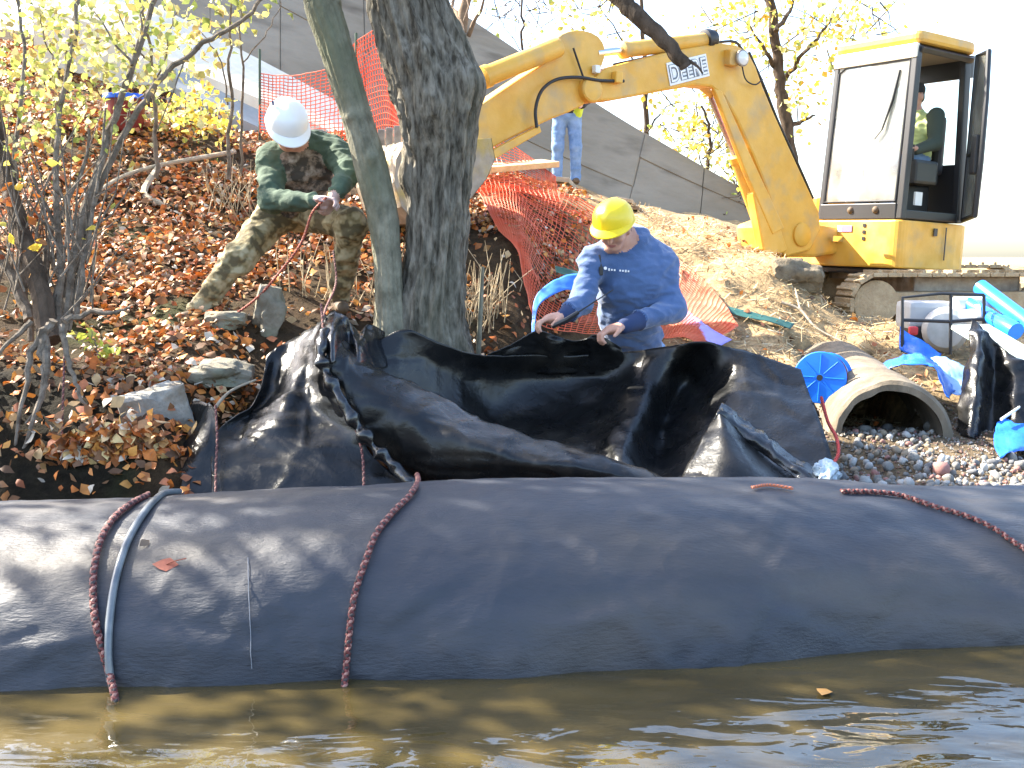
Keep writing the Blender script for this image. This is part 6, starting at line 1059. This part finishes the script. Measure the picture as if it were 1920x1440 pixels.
strip('blue_tarp', 'crumpled blue tarp corner at the lower right above the tube', 'tarp', [[GT(1868, 812, 0.06, 4.7), GT(1900, 800, 0.10, 4.7), GT(1960, 795, 0.08, 4.7)], [GT(1862, 845, 0.05, 4.7), GT(1900, 838, 0.09, 4.7), GT(1960, 838, 0.06, 4.7)], [GT(1875, 868, 0.02, 4.7), GT(1905, 862, 0.04, 4.7), GT(1960, 862, 0.03, 4.7)]], M_btarp, 0.02, ws=8)
pipe('thin white rod lying over the blue tarp at lower right', GT(1875, 828, 0.12, 4.7), GT(1945, 790, 0.16, 4.7), 0.008, mat('white_plastic', (0.75, 0.78, 0.8), rough=0.4), 'rod', 'white_rod', False)
# ------------------------------------------------------------------ rocks and concrete chunks on the left bank
def rock(label, c, size, seed, m, cat='rock', name='rock', rot=(0, 0, 0), sharp=1.02):
    bm = bmesh.new(); bmesh.ops.create_icosphere(bm, subdivisions=4, radius=1); R_ = Matrix.Rotation(rot[2], 3, 'Z') @ Matrix.Rotation(rot[1], 3, 'Y') @ Matrix.Rotation(rot[0], 3, 'X'); c = Vector(c); vs = []
    for v in bm.verts: q_ = np.array(v.co); q_ = np.clip(q_ * (1.12 + 0.42 * float(fbm((q_ * 1.3 + seed)[None], 3)[0])), -sharp, sharp) / sharp; q_ = q_ * (1 + 0.03 * float(fbm((q_ * 5 + seed)[None], 2)[0])); vs.append(c + R_ @ Vector(q_ * np.array(size) / 2))
    bm.verts.index_update(); mb = MB(); mb.add(vs, [[v.index for v in f.verts] for f in bm.faces]); bm.free(); o = mb.build(name, m, None, True); return set_tags(o, label, cat)
M_rock = mat('bank_rock', (0.14, 0.12, 0.085), (0.28, 0.25, 0.19), rough=0.9, scale=7, bump=0.6, bscale=30, dirt=((0.10, 0.13, 0.06), 4, 0.5, 0.8)); M_chunk = mat('broken_concrete', (0.20, 0.19, 0.17), (0.36, 0.34, 0.30), rough=0.9, scale=9, bump=0.6, dirt=((0.16, 0.11, 0.06), 7, 0.48, 0.7))
rock('upright pointed grey stone below the crouching man', GT(508, 620, 0.10), (0.17, 0.14, 0.28), 1, M_rock, rot=(0.1, 0.2, 0.3)); rock('flat mossy stone slab above the left liner panel', P(415, 700, 5.32), (0.30, 0.22, 0.12), 2, M_rock, rot=(0.25, 0.05, 0.1)); rock('flat grey stone under the foot of the crouching man', GT(425, 610, 0.02), (0.22, 0.18, 0.10), 3, M_rock)
rock('pale broken concrete block with a leaf on it left of the liner', P(297, 786, 4.95), (0.30, 0.16, 0.30), 4, M_chunk, 'concrete block', 'concrete_block', rot=(0.15, -0.25, 0.35), sharp=0.68); rock('big grey brown clod beside the digger boom foot', GT(1490, 525, 0.03), (0.40, 0.35, 0.28), 8, mat('grey_brown_clod', (0.13, 0.10, 0.065), (0.24, 0.19, 0.12), rough=0.95, scale=12, bump=0.9), 'clod', 'clod')
rock('tan clod on the dirt left of the digger track', GT(1600, 560, 0.05), (0.35, 0.3, 0.25), 9, M_mud, 'clod', 'clod')
# heap of fallen leaves at the foot of the bank
rng = np.random.default_rng(90); N = 700; c = np.array([np.array(P(rng.normal(200, 55), rng.normal(850, 34), 4.66 + rng.random() * 0.08)) for _ in range(N)]); c[:, 2] = np.maximum(c[:, 2], terr(c[:, 0], c[:, 1]) + 0.008); v1, f1, c1 = leaf_cloud(c, rng.normal(size=(N, 3)) + np.array((0, -0.6, 0.9)), rng.uniform(0.03, 0.07, N), pick_cols(N, PAL_L + [(0.5, 0.36, 0.16), (0.55, 0.48, 0.38)], rng), rng=rng)
o = link_mesh('leaf_heap', v1, f1, M_litter, None, True, colors=c1); set_tags(o, 'loose drift of tan leaves at the foot of the bank behind the tube', 'fallen leaves', kind='stuff')

q = PZ(1545, 1298, 0.004); vv, ff, cc = leaf_cloud(np.array([q]), np.array([(0.05, 0, 1.0)]), 0.06, np.array([(0.4, 0.2, 0.05)]), curl=0.1); o = link_mesh('fallen_leaf', vv, ff, mat('golden_leaf', (0.42, 0.22, 0.06), rough=0.5), None); set_tags(o, 'golden leaf floating on the water at right', 'leaf')
